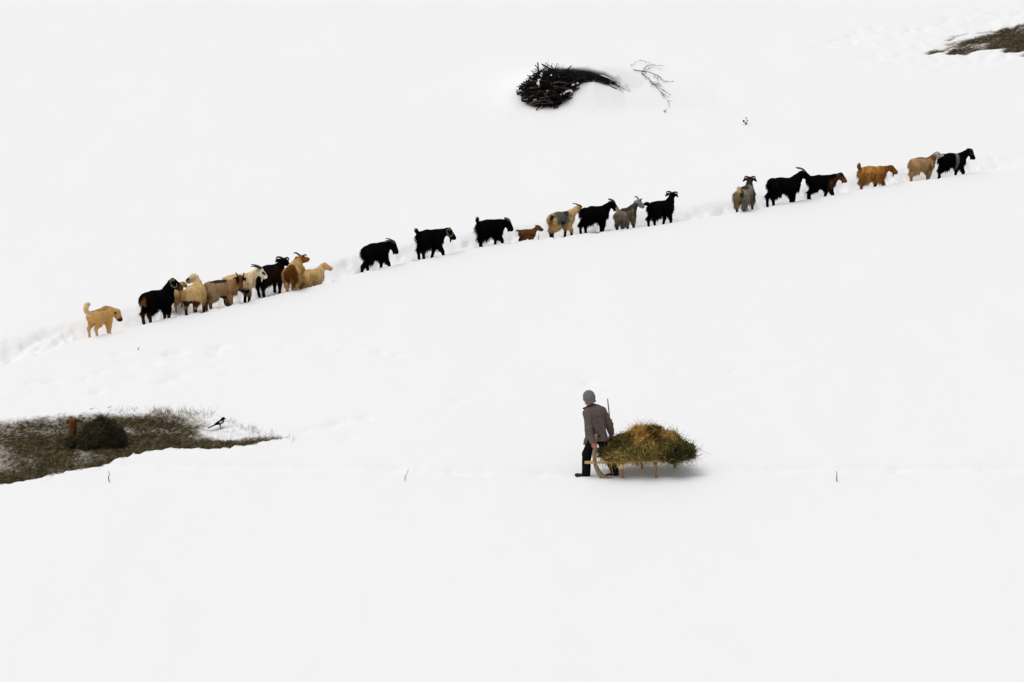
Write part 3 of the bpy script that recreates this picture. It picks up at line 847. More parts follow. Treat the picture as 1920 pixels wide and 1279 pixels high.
TAN, CREAM, GREY, ORANGE = (0.40, 0.26, 0.12), (0.52, 0.37, 0.19), (0.15, 0.135, 0.11), (0.34, 0.15, 0.035)
GOLD = (0.46, 0.28, 0.11)
FLOCK = [
 # dog
 dict(px=191, kind='dog', sc=1.03, yaw=56, head=8, neck=-14, necklen=0.19, neckbase=(0.29, 0, 0.58), nod=-52, nr=0.12, legs=(-0.02, 0.16, 0.03, -0.07), c=(0.50, 0.29, 0.10),
      legc=(0.50, 0.33, 0.16), headc=(0.44, 0.26, 0.10), muz=(0.012, 0.01, 0.008), hl=0.155, tail='dog', tailc=(0.56, 0.40, 0.20), ear='flop', earc=(0.03, 0.018, 0.012), earlen=0.17,
      coat=0.03, nh=2200, lump=0.006, mottle=0.12, marks=[('head', (0.19, 0, -0.04), (0.08, 0.09, 0.085), (0.014, 0.011, 0.009)), ('body', (0.0, 0, 0.69), (0.5, 0.12, 0.06), (0.40, 0.22, 0.08))],
      xs=0.72, hk=1.14, label='tan shepherd dog with raised curly tail sniffing the track behind the herd'),
 # left cluster
 dict(px=296, sc=1.14, yaw=38, head=8, neck=72, nod=-24, necklen=0.25, nr=0.125, legs=(0.02, 0.06, 0.06, -0.02), c=BLACK, legc=(0.05, 0.022, 0.012), muz=(0.2, 0.11, 0.07), horn='curl', hornlen=0.34, hornc=(0.14, 0.11, 0.06),
      tail='down', ear='side', marks=[('body', (-0.5, -0.03, 0.5), (0.09, 0.09, 0.13), (0.22, 0.10, 0.03))], xs=0.72, label='black goat with tan rump and brown shins just ahead of the dog'),
 dict(px=331, kind='sheep', sc=0.72, yaw=75, off=0.75, head=60, neck=35, nod=-20, legs=(0.02, 0, 0, 0.03), c=(0.36, 0.23, 0.10), legc=(0.27, 0.17, 0.085), tail='none', coat=0.045, fluff=0.8,
      label='small tan sheep half hidden behind the rearmost black goat'),
 dict(px=367, kind='sheep', sc=0.97, yaw=72, off=0.05, head=178, neckyaw=75, neck=74, necklen=0.29, nod=-22, legs=(0.04, 0, 0.03, -0.03), c=(0.46, 0.31, 0.13), neckc=(0.56, 0.44, 0.24), headc=(0.54, 0.42, 0.24), muz=(0.012, 0.01, 0.01),
      legc=(0.05, 0.025, 0.015), tail='none', coat=0.05, fluff=0.8, ear='side', earlen=0.1, marks=[('head', (0.13, 0, -0.01), (0.09, 0.08, 0.07), (0.012, 0.01, 0.01)), ('body', (-0.42, 0, 0.36), (0.25, 0.3, 0.10), (0.06, 0.028, 0.012))],
      xs=0.72, fat=1.22, label='round cream sheep seen from behind turning its black face to the left'),
 dict(px=413, sc=1.07, yaw=22, head=-78, neckyaw=-28, neck=40, necklen=0.26, nod=-42, legs=(0.03, -0.02, 0.04, -0.03), c=(0.24, 0.155, 0.08), legc=(0.16, 0.075, 0.03), headc=(0.10, 0.04, 0.014), neckc=(0.25, 0.12, 0.045), tail='down',
      horn='sweep', hornlen=0.34, ear='flop', earlen=0.17, earc=(0.02, 0.012, 0.01), coat=0.05, marks=[('body', (-0.12, 0, 0.74), (0.34, 0.2, 0.06), (0.035, 0.022, 0.016)), ('body', (0.04, -0.05, 0.35), (0.12, 0.2, 0.06), (0.008, 0.006, 0.005)), ('head', (0.06, 0.06, 0.02), (0.09, 0.04, 0.07), (0.01, 0.008, 0.007)), ('head', (0.06, -0.06, 0.02), (0.09, 0.04, 0.07), (0.01, 0.008, 0.007))],
      xs=0.72, label='tan goat with dark saddle turning its brown face towards the viewer'),
 dict(px=448, sc=1.05, yaw=30, off=0.12, head=4, neck=42, necklen=0.27, nod=-38, legs=(0.02, 0.0, 0.0, -0.02), c=(0.50, 0.36, 0.20), headc=(0.62, 0.55, 0.42), neckc=(0.58, 0.45, 0.27), legc=BLACK, upleg=(0.2, 0.12, 0.06), horn='flat', hornlen=0.38, beard=0.14, beardc=(0.6, 0.55, 0.45), tail='down',
      marks=[('body', (0.02, -0.05, 0.36), (0.3, 0.25, 0.08), BLACK), ('head', (0.10, 0.05, 0.01), (0.08, 0.03, 0.025), (0.02, 0.015, 0.012)), ('head', (0.10, -0.05, 0.01), (0.08, 0.03, 0.025), (0.02, 0.015, 0.012))], ear='side', earc=(0.3, 0.24, 0.18),
      xs=0.75, label='white-headed cream goat with black swept-back horns, beard and black legs'),
 dict(px=507, sc=1.05, yaw=47, off=0.32, head=62, neck=42, necklen=0.20, nod=-15, legs=(0.0, 0.03, 0.0, 0.03), c=(0.012, 0.007, 0.006), headc=BLACK, neckc=BLACK, legc=BLACK, horn='droop', hornlen=0.32, tail='down', ear='side',
      marks=[('body', (0.1, -0.18, 0.52), (0.25, 0.1, 0.2), (0.024, 0.009, 0.006))], xs=0.78, label='dark brown-black goat in the bunch looking away with hooked-down horns'),  # brown sheen on the near flank, painted into the coat colour
 dict(px=553, sc=1.08, yaw=80, off=0.1, head=48, neck=22, necklen=0.17, nod=0, legs=(0.0, 0.0, 0.02, 0.0), c=(0.40, 0.25, 0.10), headc=(0.24, 0.085, 0.02), neckc=(0.34, 0.16, 0.05), legc=(0.36, 0.19, 0.08), horn='spread', hornlen=0.27, hornc=(0.05, 0.04, 0.03), tail='none', coat=0.09, fat=1.05,
      marks=[('body', (-0.5, -0.015, 0.52), (0.22, 0.185, 0.29), (0.15, 0.052, 0.014))], xs=0.75, label='tan goat showing its dark brown rump, wide horns spread, at the front of the bunch'),
 dict(px=584, sc=0.92, yaw=36, off=0.15, sink=0.16, head=10, neck=58, necklen=0.20, nod=-14, legs=(0.0, 0.06, 0.0, 0.05), c=(0.47, 0.31, 0.13), headc=(0.48, 0.28, 0.12), neckc=(0.52, 0.37, 0.19), legc=(0.36, 0.2, 0.09), tail='down', coat=0.11, ear='side', earlen=0.14,
      xs=0.72, label='hornless cream goat with shaggy coat, foremost of the left bunch'),
 # single file
 dict(px=708, sc=1.06, yaw=28, head=0, neck=16, necklen=0.19, nod=-52, legs=(0.22, -0.02, -0.36, 0.07), tilt=1, c=BLACK, horn='flat', hornlen=0.36, hornc=(0.03, 0.028, 0.025), beard=0.11, tail='none', coat=0.12, xs=0.62, label='black goat stretching a hind leg back, first ahead of the bunch'),
 dict(px=806, sc=1.09, yaw=26, head=2, neck=22, necklen=0.21, nod=-42, legs=(0.26, -0.10, 0.06, 0.0), c=BLACK, horn='curl', hornlen=0.36, hornc=(0.13, 0.11, 0.06), beard=0.13, tail='short', coat=0.10, xs=0.62, label='black goat with a pale ringed horn and short upright tail'),
 dict(px=919, sc=1.03, yaw=24, head=0, neck=20, necklen=0.17, nod=-50, legs=(0.2, 0.0, -0.04, 0.05), c=BLACK, horn='sweep', hornlen=0.28, hornc=(0.08, 0.075, 0.05), beard=0.11, tail='up', coat=0.15, belly=1.08, xs=0.68, label='long-haired black goat with tail held high just behind the brown kid'),
 dict(px=988, kind='kid', sc=0.60, yaw=20, off=-0.08, head=5, neck=45, necklen=0.26, nod=-20, legs=(0.02, 0.0, 0.02, -0.02), c=(0.11, 0.043, 0.015), tail='back', ear='back', earlen=0.16, coat=0.08, sink=0.04, marks=[('body', (0.1, -0.12, 0.38), (0.25, 0.12, 0.09), (0.21, 0.09, 0.03))], hk=1.30, xs=0.72, hl=0.15, label='small brown kid, the smallest animal in the file'),
 dict(px=1052, sc=1.0, yaw=32, head=25, neck=36, necklen=0.29, nod=-42, legs=(0.12, 0.0, -0.08, 0.03), c=(0.40, 0.27, 0.12), headc=(0.30, 0.19, 0.08), neckc=(0.50, 0.34, 0.16), legc=(0.012, 0.01, 0.008), upleg=(0.45, 0.28, 0.1), horn='sweep', hornlen=0.36, tail='down', coat=0.09, ear='side',
      marks=[('body', (-0.1, -0.02, 0.60), (0.36, 0.4, 0.22), (0.12, 0.108, 0.085)), ('body', (0.1, 0, 0.70), (0.1, 0.3, 0.1), (0.035, 0.03, 0.025)), ('body', (-0.44, -0.02, 0.55), (0.10, 0.12, 0.14), (0.015, 0.013, 0.01)), ('body', (-0.05, -0.15, 0.47), (0.08, 0.1, 0.05), (0.02, 0.018, 0.014))],
      xs=0.72, label='pied tan goat with grey saddle and black horns, nose behind a black goat'),
 dict(px=1114, sc=1.02, yaw=24, off=0.04, head=3, neck=47, necklen=0.25, nod=-40, legs=(0.0, 0.06, 0.0, -0.07), c=BLACK, horn='sweep', hornlen=0.3, beard=0.07, tail='none', coat=0.11, xs=0.75, label='black goat standing between the pied goat and the grey goat'),
 dict(px=1174, sc=0.92, yaw=52, head=20, neck=45, necklen=0.3, nod=-32, legs=(0.05, 0.03, 0.0, 0.0), c=(0.13, 0.108, 0.08), headc=(0.27, 0.26, 0.235), neckc=(0.05, 0.045, 0.038), legc=(0.035, 0.025, 0.018), horn='spread', hornlen=0.36, hornc=(0.06, 0.055, 0.045), tail='up', tailc=(0.3, 0.22, 0.13), coat=0.10, mottle=0.6,
      marks=[('body', (-0.05, 0, 0.72), (0.4, 0.2, 0.07), (0.05, 0.038, 0.028)), ('body', (-0.02, -0.17, 0.44), (0.3, 0.1, 0.1), (0.22, 0.15, 0.08))], ear='side', xs=0.76, label='grey goat with pale face and long horns spread sideways'),
 dict(px=1239, sc=0.98, yaw=32, off=0.05, head=72, neck=66, necklen=0.25, nod=-5, nr=0.12, legs=(0.08, -0.06, 0.05, -0.04), c=BLACK, horn='droop', hornlen=0.27, tail='back', coat=0.10, xs=0.78, label='black goat raising its head and looking uphill, last before the wide gap'),
 dict(px=1397, sc=1.03, yaw=63, head=82, neck=68, necklen=0.22, nod=-10, nr=0.10, legs=(0.06, 0.02, -0.02, 0.03), c=(0.2, 0.175, 0.135), headc=(0.02, 0.019, 0.017), neckc=(0.03, 0.027, 0.023), legc=(0.06, 0.045, 0.03), horn='droop', hornlen=0.24, hornc=(0.07, 0.06, 0.045), tail='up', tailc=(0.5, 0.36, 0.18), coat=0.13,
      marks=[('body', (-0.12, 0, 0.73), (0.3, 0.16, 0.08), (0.055, 0.048, 0.042)), ('body', (-0.44, 0.02, 0.45), (0.12, 0.09, 0.3), (0.36, 0.23, 0.09)), ('body', (-0.47, -0.06, 0.6), (0.07, 0.06, 0.12), (0.04, 0.03, 0.025))], label='grey-fawn goat with black head seen from behind, alone after the wide gap'),
 dict(px=1467, sc=1.14, yaw=16, head=4, neck=55, necklen=0.26, nod=-24, nr=0.13, legs=(0.02, 0.06, 0.05, -0.06), c=BLACK, horn='sweep', hornlen=0.38, hornc=(0.10, 0.085, 0.06), beard=0.12, tail='none', coat=0.09, xs=0.78, label='largest black goat, standing square with head high and swept-back horns'),
 dict(px=1539, sc=1.0, yaw=20, off=0.05, head=2, neck=26, necklen=0.25, nod=-38, legs=(0.15, -0.06, -0.16, 0.03), c=BLACK, headc=(0.12, 0.045, 0.013), neckc=(0.07, 0.026, 0.009), legc=BLACK, tail='back', horn='curl', hornlen=0.24, beard=0.08, beardc=BLACK, coat=0.08, ear='side', earc=BLACK,
      marks=[('head', (-0.02, 0, 0.05), (0.09, 0.1, 0.06), BLACK), ('body', (0.24, 0, 0.72), (0.3, 0.2, 0.10), BLACK)], label='black goat with rusty brown face and chest'),
 dict(px=1634, sc=0.98, yaw=20, off=0.0, head=0, neck=20, necklen=0.25, nod=-32, legs=(0.12, -0.10, -0.08, 0.06), lift=(0.10, 0, 0, 0), c=(0.33, 0.155, 0.04), headc=(0.15, 0.05, 0.014), neckc=(0.17, 0.06, 0.015), legc=(0.10, 0.035, 0.014), upleg=(0.27, 0.12, 0.035), tail='up', tailc=(0.13, 0.045, 0.015), beard=0.13, beardc=(0.05, 0.025, 0.012), coat=0.13, mottle=0.5, belly=1.06,
      ear='side', earlen=0.12, label='orange-brown long-haired goat with upright dark tail and beard'),
 dict(px=1727, sc=0.98, yaw=24, off=0.08, head=3, neck=50, necklen=0.24, nod=-10, legs=(-0.04, 0.08, -0.10, 0.05), c=(0.33, 0.21, 0.10), headc=(0.36, 0.31, 0.25), neckc=(0.12, 0.055, 0.022), legc=(0.22, 0.13, 0.065), tail='none', coat=0.08, ear='side', earlen=0.12, earc=(0.42, 0.33, 0.24),
      marks=[('body', (-0.05, 0, 0.74), (0.45, 0.08, 0.04), (0.15, 0.07, 0.025)), ('body', (0.32, 0, 0.55), (0.1, 0.3, 0.14), (0.33, 0.21, 0.10))], label='tan goat with pale grey face walking right behind the leader'),
 dict(px=1784, sc=1.03, yaw=22, off=-0.02, head=2, neck=42, necklen=0.26, nod=-50, nr=0.125, legs=(0.15, -0.04, -0.18, 0.0), c=BLACK, tail='none', beard=0.09, coat=0.10, ear='flop', horn='curl', hornlen=0.26,
      marks=[('body', (0.10, -0.02, 0.58), (0.085, 0.4, 0.26), (0.17, 0.15, 0.115))], label='black goat with a pale grey band round its middle leading the file'),
]
for s in FLOCK: build_animal(s)

# ------------------------------------------------------------------ the man
MAN = px_plane(1122, 889)
MAN[2] = gz(MAN[0], MAN[1])
man = empty('person', (MAN[0], MAN[1], MAN[2] - 0.05))
man.scale = (1.05, 1.05, 1.05)
one = (1, 1, 1)
def L3(a, b, ra, rb, k=0.03, q=one): return (np.asarray(a, float), np.asarray(b, float), ra, rb, k, q)
NECK = np.array([-0.155, -0.01, 1.46]); HEAD = np.array([-0.20, 0.0, 1.605])
LS, LE, LH = np.array([-0.225, -0.13, 1.335]), np.array([-0.205, -0.225, 1.05]), np.array([-0.125, -0.275, 0.80])
RS, RE, RH = np.array([0.075, 0.09, 1.345]), np.array([0.195, 0.115, 1.09]), np.array([0.255, 0.135, 0.865])
PEL = np.array([0.0, 0.0, 0.90])
LHIP, LKN, LAN = np.array([-0.065, -0.06, 0.88]), np.array([-0.235, -0.04, 0.50]), np.array([-0.245, -0.01, 0.10])
RHIP, RKN, RAN = np.array([0.05, 0.06, 0.88]), np.array([0.165, 0.05, 0.47]), np.array([0.325, 0.05, 0.12])
hf = np.array([-0.72, 0.68, -0.12]); hf /= np.linalg.norm(hf)
hlft = np.cross((0, 0, 1.0), hf); hlft /= np.linalg.norm(hlft); hup = np.cross(hf, hlft)
bp = [L3(HEAD + hup * 0.02, HEAD + hup * 0.03 - hf * 0.02, 0.092, 0.095, 0.03), L3(HEAD + hf * 0.03 - hup * 0.02, HEAD + hf * 0.055 - hup * 0.085, 0.072, 0.042, 0.04),
      L3(HEAD + hf * 0.098 + hup * 0.0, HEAD + hf * 0.122 - hup * 0.035, 0.008, 0.017, 0.012),
      L3(HEAD + hf * 0.085 - hup * 0.068, HEAD + hf * 0.092 - hup * 0.072, 0.02, 0.016, 0.012)]
for sd in (-1, 1):
    bp.append(L3(HEAD + hlft * sd * 0.09 + hup * 0.015 - hf * 0.01, HEAD + hlft * sd * 0.095 - hup * 0.03 - hf * 0.008, 0.02, 0.014, 0.008))
    bp.append(L3(HEAD + hlft * sd * 0.03 + hf * 0.088 + hup * 0.022, HEAD + hlft * sd * 0.045 + hf * 0.083 + hup * 0.022, 0.014, 0.012, 0.01))
bp += [L3(HEAD - hup * 0.06 - hf * 0.02, NECK - np.array([0, 0, 0.04]), 0.058, 0.066, 0.03),
       L3((-0.085, -0.02, 1.36), (-0.03, -0.01, 1.10), 0.125, 0.12, 0.06), L3((-0.03, -0.01, 1.10), PEL, 0.12, 0.13, 0.06)]
bp += [L3(LS, LE, 0.058, 0.046), L3(LE, LH, 0.044, 0.030), L3(RS, RE, 0.058, 0.046), L3(RE, RH, 0.044, 0.030),
       L3(LHIP, LKN, 0.085, 0.06), L3(LKN, LAN, 0.056, 0.034), L3(RHIP, RKN, 0.085, 0.06), L3(RKN, RAN, 0.056, 0.034),
       L3(LAN, LAN + np.array([-0.14, 0.03, -0.04]), 0.03, 0.02), L3(RAN, RAN + np.array([-0.12, 0.03, -0.075]), 0.03, 0.02)]
# hands: palm and five curled fingers closing on what each one holds
def hand(W, d, grip, palm_n, thumb_side):
    """W wrist, d direction to the knuckles, grip axis of the bar, palm_n towards the bar"""
    d, grip, palm_n = [v / np.linalg.norm(v) for v in (np.asarray(d, float), np.asarray(grip, float), np.asarray(palm_n, float))]
    K = W + d * 0.085
    pr = [L3(W, W + d * 0.05, 0.026, 0.03, 0.015), L3(W + d * 0.04 - grip * 0.022, K - grip * 0.026, 0.022, 0.018, 0.012), L3(W + d * 0.04 + grip * 0.022, K + grip * 0.026, 0.022, 0.018, 0.012)]
    for i, ln in enumerate((0.9, 1.0, 0.95, 0.78)):
        a = K + grip * (0.033 - 0.022 * i)
        b = a + (d * 0.028 + palm_n * 0.022) * ln
        c = b + (palm_n * 0.03 - d * 0.006) * ln
        e = c + (-d * 0.022 + palm_n * 0.002) * ln
        pr += [L3(a, b, 0.0105, 0.0098, 0.005), L3(b, c, 0.0098, 0.0092, 0.004), L3(c, e, 0.0092, 0.008, 0.004)]
    t0 = W + d * 0.03 + grip * 0.028 * thumb_side
    t1 = t0 + grip * 0.02 * thumb_side + d * 0.022 + palm_n * 0.024
    pr += [L3(t0, t1, 0.014, 0.0115, 0.008), L3(t1, t1 + d * 0.012 + palm_n * 0.028, 0.0115, 0.009, 0.005)]
    return pr
HDL = np.array([-0.085, -0.265, 0.73])     # where the near handle passes through the left hand
hl_d = np.array([0.25, -0.1, -1.0])
bp += hand(LH, hl_d, (0.5, -0.3, 0.3), (0.65, 0.55, -0.2), 1)
bp += hand(RH, (0.12, 0.05, -1.0), (0.75, -0.2, 0.25), (-0.4, 0.9, 0.0), -1)
V, F = blob(bp, 0.0085)
mesh_obj('body', V, F, M['skin'], man)

# jacket
jp = [L3((-0.15, -0.02, 1.425), (-0.085, -0.02, 1.36), 0.075, 0.12, 0.08), L3((-0.225, -0.11, 1.335), (0.06, 0.075, 1.345), 0.094, 0.094, 0.08),
      L3((-0.085, -0.02, 1.33), (-0.045, -0.01, 1.08), 0.160, 0.158, 0.08, (1.12, 0.9, 1)), L3((-0.045, -0.01, 1.08), (-0.005, 0.0, 0.80), 0.158, 0.180, 0.08, (1.12, 0.95, 1)), L3((-0.005, 0.0, 0.80), (0.0, 0.0, 0.70), 0.180, 0.185, 0.05, (1.12, 0.98, 1)),
      L3((-0.11, 0.03, 1.10), (-0.20, 0.03, 0.66), 0.12, 0.11, 0.06, (1, 0.9, 1))]
ul, ur = (LH - LE) / np.linalg.norm(LH - LE), (RH - RE) / np.linalg.norm(RH - RE)
def jacket_post(P, Vv):
    x, y, z = P[..., 0], P[..., 1], P[..., 2]
    # soft folds: slanting from the shoulders, rings on the sleeves, a yoke seam
    folds = 0.026 * np.sin((x * 1.0 + z * 0.30 + 0.10 * noise3(P * 5.0, 4)) * 40) * smooth01(0.72, 0.9, z) * (1 - smooth01(1.15, 1.3, z))
    seam = 0.014 * np.exp(-((z - 1.275 - 0.05 * (x + 0.1)) / 0.012) ** 2)
    Vv = Vv + folds + seam
    hem = np.where(x < -0.1, 0.775 + 0.6 * (x + 0.1), 0.775 + 0.06 * x)
    Vv = np.maximum(Vv, hem - z)
    for S_, E_, H_, r0, k_ in ((LS, LE, LH, 0.089, 0.05), (RS, RE, RH, 0.086, 0.04)):
        w_ = (H_ - E_) / np.linalg.norm(H_ - E_)
        A_ = smin(limb(P, S_, E_, r0, 0.074), limb(P, E_, H_ + (H_ - E_) * 0.1, 0.074, 0.058), 0.035)
        A_ = A_ + 0.007 * np.sin((P @ w_) * 60 + 7 * noise3(P * 6.0, 5)) * np.exp(-(np.linalg.norm(P - E_, axis=-1) / 0.16) ** 2)
        A_ = np.maximum(A_, ((P - H_) @ w_) - 0.025)
        Vv = smin(Vv, A_, k_ * 0.5)
    return Vv + 0.024 * (noise3(P * np.array([10, 10, 5.0]), 6) - 0.5)
V, F = blob(jp + [(LH, LH, 0.0, 0.0, 0.001, one), (RH, RH, 0.0, 0.0, 0.001, one)], 0.011, jacket_post, 0.11)
jk = mesh_obj('jacket', V, F, M['jacket'], man)
# collar standing off at the throat
mb = MB()
cc = NECK + np.array([0.0, 0.0, -0.02])
ring = []
for i in range(13):
    a = math.radians(-150 + i * 300 / 12)
    b = -hf * math.cos(a) + hlft * math.sin(a)
    ring.append((b, abs(a) / math.radians(150)))
Vc, Fc = [], []
for b, t in ring:
    lo = cc + b * 0.092 + np.array([0, 0, -0.03 - 0.05 * t])
    hi = cc + b * (0.09 + 0.085 * t ** 2) + np.array([0, 0, 0.065 - 0.085 * t ** 2])
    Vc += [lo, hi, hi - b * 0.014, lo - b * 0.014]
for i in range(len(ring) - 1):
    for k in range(4):
        k2 = (k + 1) % 4
        Fc.append((4 * i + k, 4 * i + 4 + k, 4 * i + 4 + k2, 4 * i + k2))
Fc += [(0, 1, 2, 3), tuple(4 * (len(ring) - 1) + k for k in (3, 2, 1, 0))]
mesh_obj('collar', np.array(Vc), Fc, M['jacket_dark'], jk)
# trousers and boots
tpz = [L3((-0.01, 0, 0.88), (-0.01, 0, 0.80), 0.125, 0.125, 0.05, (1.05, 0.9, 1)), L3(LHIP, LKN, 0.108, 0.092, 0.04), L3(LKN, LAN + np.array([0, 0, -0.02]), 0.092, 0.083, 0.03),
       L3(RHIP, RKN, 0.115, 0.088, 0.04), L3(RKN, RAN + np.array([0.005, 0, 0.0]), 0.088, 0.078, 0.03)]
V, F = blob(tpz, 0.012, lambda P, Vv: Vv + 0.028 * (noise3(P * np.array([11, 11, 9.0]), 8) - 0.5))
mesh_obj('trousers', V, F, M['trousers'], man)
for A, d in ((LAN, np.array([-0.18, 0.03, -0.04])), (RAN, np.array([-0.19, 0.03, -0.10]))):
    V, F = blob([L3(A + np.array([0, 0, 0.04]), A + np.array([0.02, 0, -0.055]), 0.06, 0.055, 0.02), L3(A + np.array([0.015, 0, -0.05]), A + d, 0.052, 0.042, 0.03, (1, 1, 0.85))], 0.012)
    mesh_obj('boot', V, F, M['boot'], man)
# knitted cap with a turned-up rim
V, F = blob([L3(HEAD + hup * 0.05 - hf * 0.012, HEAD + hup * 0.035 - hf * 0.015, 0.118, 0.122, 0.02), L3(HEAD + hup * 0.015 - hf * 0.02, HEAD - hup * 0.015 - hf * 0.02, 0.123, 0.113, 0.01)], 0.0095,
            lambda P, Vv: np.maximum(Vv, -((P - HEAD) @ hup + 0.045 - 0.30 * ((P - HEAD) @ hf))))
hat = mesh_obj('knitted_cap', V, F, M['wool'], man)
mb = MB()
rp = []
for i in range(25):
    a = 2 * math.pi * i / 24
    rp.append(HEAD + hf * (0.107 * math.cos(a) - 0.018) + hlft * 0.107 * math.sin(a) + hup * (-0.028 + 0.030 * math.cos(a)))
mb.tube(rp, 0.02, 8, 1.3, ref=hup)
mb.build('cap_rim', M['wool'], hat)
V, F = blob([L3(HEAD - hf * 0.055 - hup * 0.03, HEAD - hf * 0.04 - hup * 0.075, 0.05, 0.035, 0.02), L3(HEAD - hf * 0.03 + hlft * 0.06 - hup * 0.02, HEAD - hf * 0.03 + hlft * 0.055 - hup * 0.05, 0.035, 0.02, 0.02),
             L3(HEAD - hf * 0.03 - hlft * 0.06 - hup * 0.02, HEAD - hf * 0.03 - hlft * 0.055 - hup * 0.05, 0.035, 0.02, 0.02)], 0.01)
mesh_obj('hair', V, F, M['jacket_dark'], man)
for sd in (-1, 1):
    mb = MB(); c = HEAD + hf * 0.088 + hlft * sd * 0.034 + hup * 0.008
    mb.tube([c - hf * 0.006, c, c + hf * 0.006], [0.007, 0.011, 0.004], 8); mb.build('eye', M['eye'], man)
props(man, 'man in grey knitted cap, brown jacket and dark trousers pulling the loaded sled', 'person')

# dark rod carried in the right hand
mb = MB()
r0 = MAN + np.array([0.27, 0.165, 0.70]); r1 = MAN + np.array([0.185, 0.20, 1.585])
mb.tube([r0, r0 * 0.5 + r1 * 0.5 + np.array([0.006, 0, 0]), r1], [0.014, 0.013, 0.010], 7)
rod = mb.build('stick', M['stick_dark'])
props(rod, 'thin dark stick held upright in the right hand of the man', 'stick')

# ------------------------------------------------------------------ the sled
SL = MAN.copy()
sled = empty('sled', (SL[0], SL[1], SL[2] - 0.03))
su = np.array([1.0, 0.10, 0]); su /= np.linalg.norm(su); sv = np.array([-su[1], su[0], 0])
def sp(s, t, z): return np.array([0.0, -0.27, 0.0]) + su * s + sv * t + np.array([0, 0, z])
BED = 0.385
def runner(t, hand_pt, s_off, top):
    """lies along the snow, bends up in front and ends as a handle"""
    lean = hand_pt
    pts = [sp(1.75, t, -0.05), sp(1.2, t, -0.045), sp(0.62, t, -0.035), sp(0.30 + s_off, t, 0.0), sp(0.15 + s_off, t, 0.04), sp(0.035 + s_off, t, 0.13), sp(-0.045 + s_off, t, 0.27), sp(-0.088 + s_off, t, 0.42), sp(-0.098 + s_off, t, 0.6)]
    pts += [hand_pt, hand_pt + np.array([0.012, 0.0, top])]
    rad = [0.03, 0.033, 0.036, 0.05, 0.056, 0.052, 0.046, 0.042, 0.038, 0.035, 0.033]
    # smooth the bend
    Q = [pts[0]]; RR = [rad[0]]
    for i in range(len(pts) - 1):
        p0_, p1_, p2_, p3_ = pts[max(i - 1, 0)], pts[i], pts[i + 1], pts[min(i + 2, len(pts) - 1)]
        for q in (1 / 3, 2 / 3, 1.0):
            Q.append(0.5 * (2 * p1_ + (p2_ - p0_) * q + (2 * p0_ - 5 * p1_ + 4 * p2_ - p3_) * q * q + (3 * p1_ - p0_ - 3 * p2_ + p3_) * q ** 3))
            RR.append((rad[i] + (rad[i + 1] - rad[i]) * q) * random.uniform(0.93, 1.07))
    mb = MB(); mb.tube(Q, RR, 9, 0.85, ref=sv)
    return mb.build('runner', M['wood_grey'], sled)
WID = 0.52
runner(0.0, np.array([-0.078, -0.262, 0.745]) , 0.0, 0.235)
runner(WID, np.array([0.262, 0.22, 0.80]), 0.30, 0.06)
def stick(name, a, b, ra, rb, mat, n=8, bend=0.01, flat=1.0):
    mb = MB(); a, b = np.asarray(a), np.asarray(b)
    m1 = a + (b - a) * 0.35 + np.array([random.uniform(-bend, bend) for _ in range(3)])
    m2 = a + (b - a) * 0.7 + np.array([random.uniform(-bend, bend) for _ in range(3)])
    mb.tube([a, m1, m2, b], [ra, ra * 0.97 + rb * 0.03, ra * 0.4 + rb * 0.6, rb], n, flat)
    return mb.build(name, mat, sled)
stick('side_rail', sp(-0.29, 0.0, BED + 0.005), sp(1.66, 0.0, BED + 0.0), 0.036, 0.03, M['wood_pale'], 8, 0.008, 0.85)
stick('side_rail', sp(0.02, WID, BED + 0.0), sp(1.70, WID, BED), 0.034, 0.03, M['wood_pale'], 8, 0.008, 0.85)
for s_, t_ in ((0.485, 0.0), (1.185, 0.0), (0.96, WID), (1.66, WID)):
    stick('post', sp(s_ + 0.01, t_, 0.0), sp(s_ - 0.005, t_, BED - 0.02), 0.025, 0.033, M['wood_brown'], 8, 0.006)
for s_ in (0.45, 0.80, 1.17, 1.55):
    stick('crossbar', sp(s_, -0.07 if s_ > 0.5 else -0.15, BED - 0.07), sp(s_ + random.uniform(-0.04, 0.04), WID + 0.08, BED - 0.068), 0.052 if s_ < 0.5 else 0.03, 0.04 if s_ < 0.5 else 0.028, M['wood_pale'] if s_ < 0.5 else M['wood_brown'], 9)
for t_ in (0.10, 0.22, 0.34, 0.44):
    stick('bed_slat', sp(0.25 + random.uniform(-0.1, 0.1), t_, BED - 0.018), sp(1.68, t_ + random.uniform(-0.02, 0.02), BED - 0.018), 0.022, 0.018, M['wood_pale'], 6, 0.006, 0.7)
props(sled, 'wooden sled with upturned runner handles and pale side rail loaded with hay', 'sled')

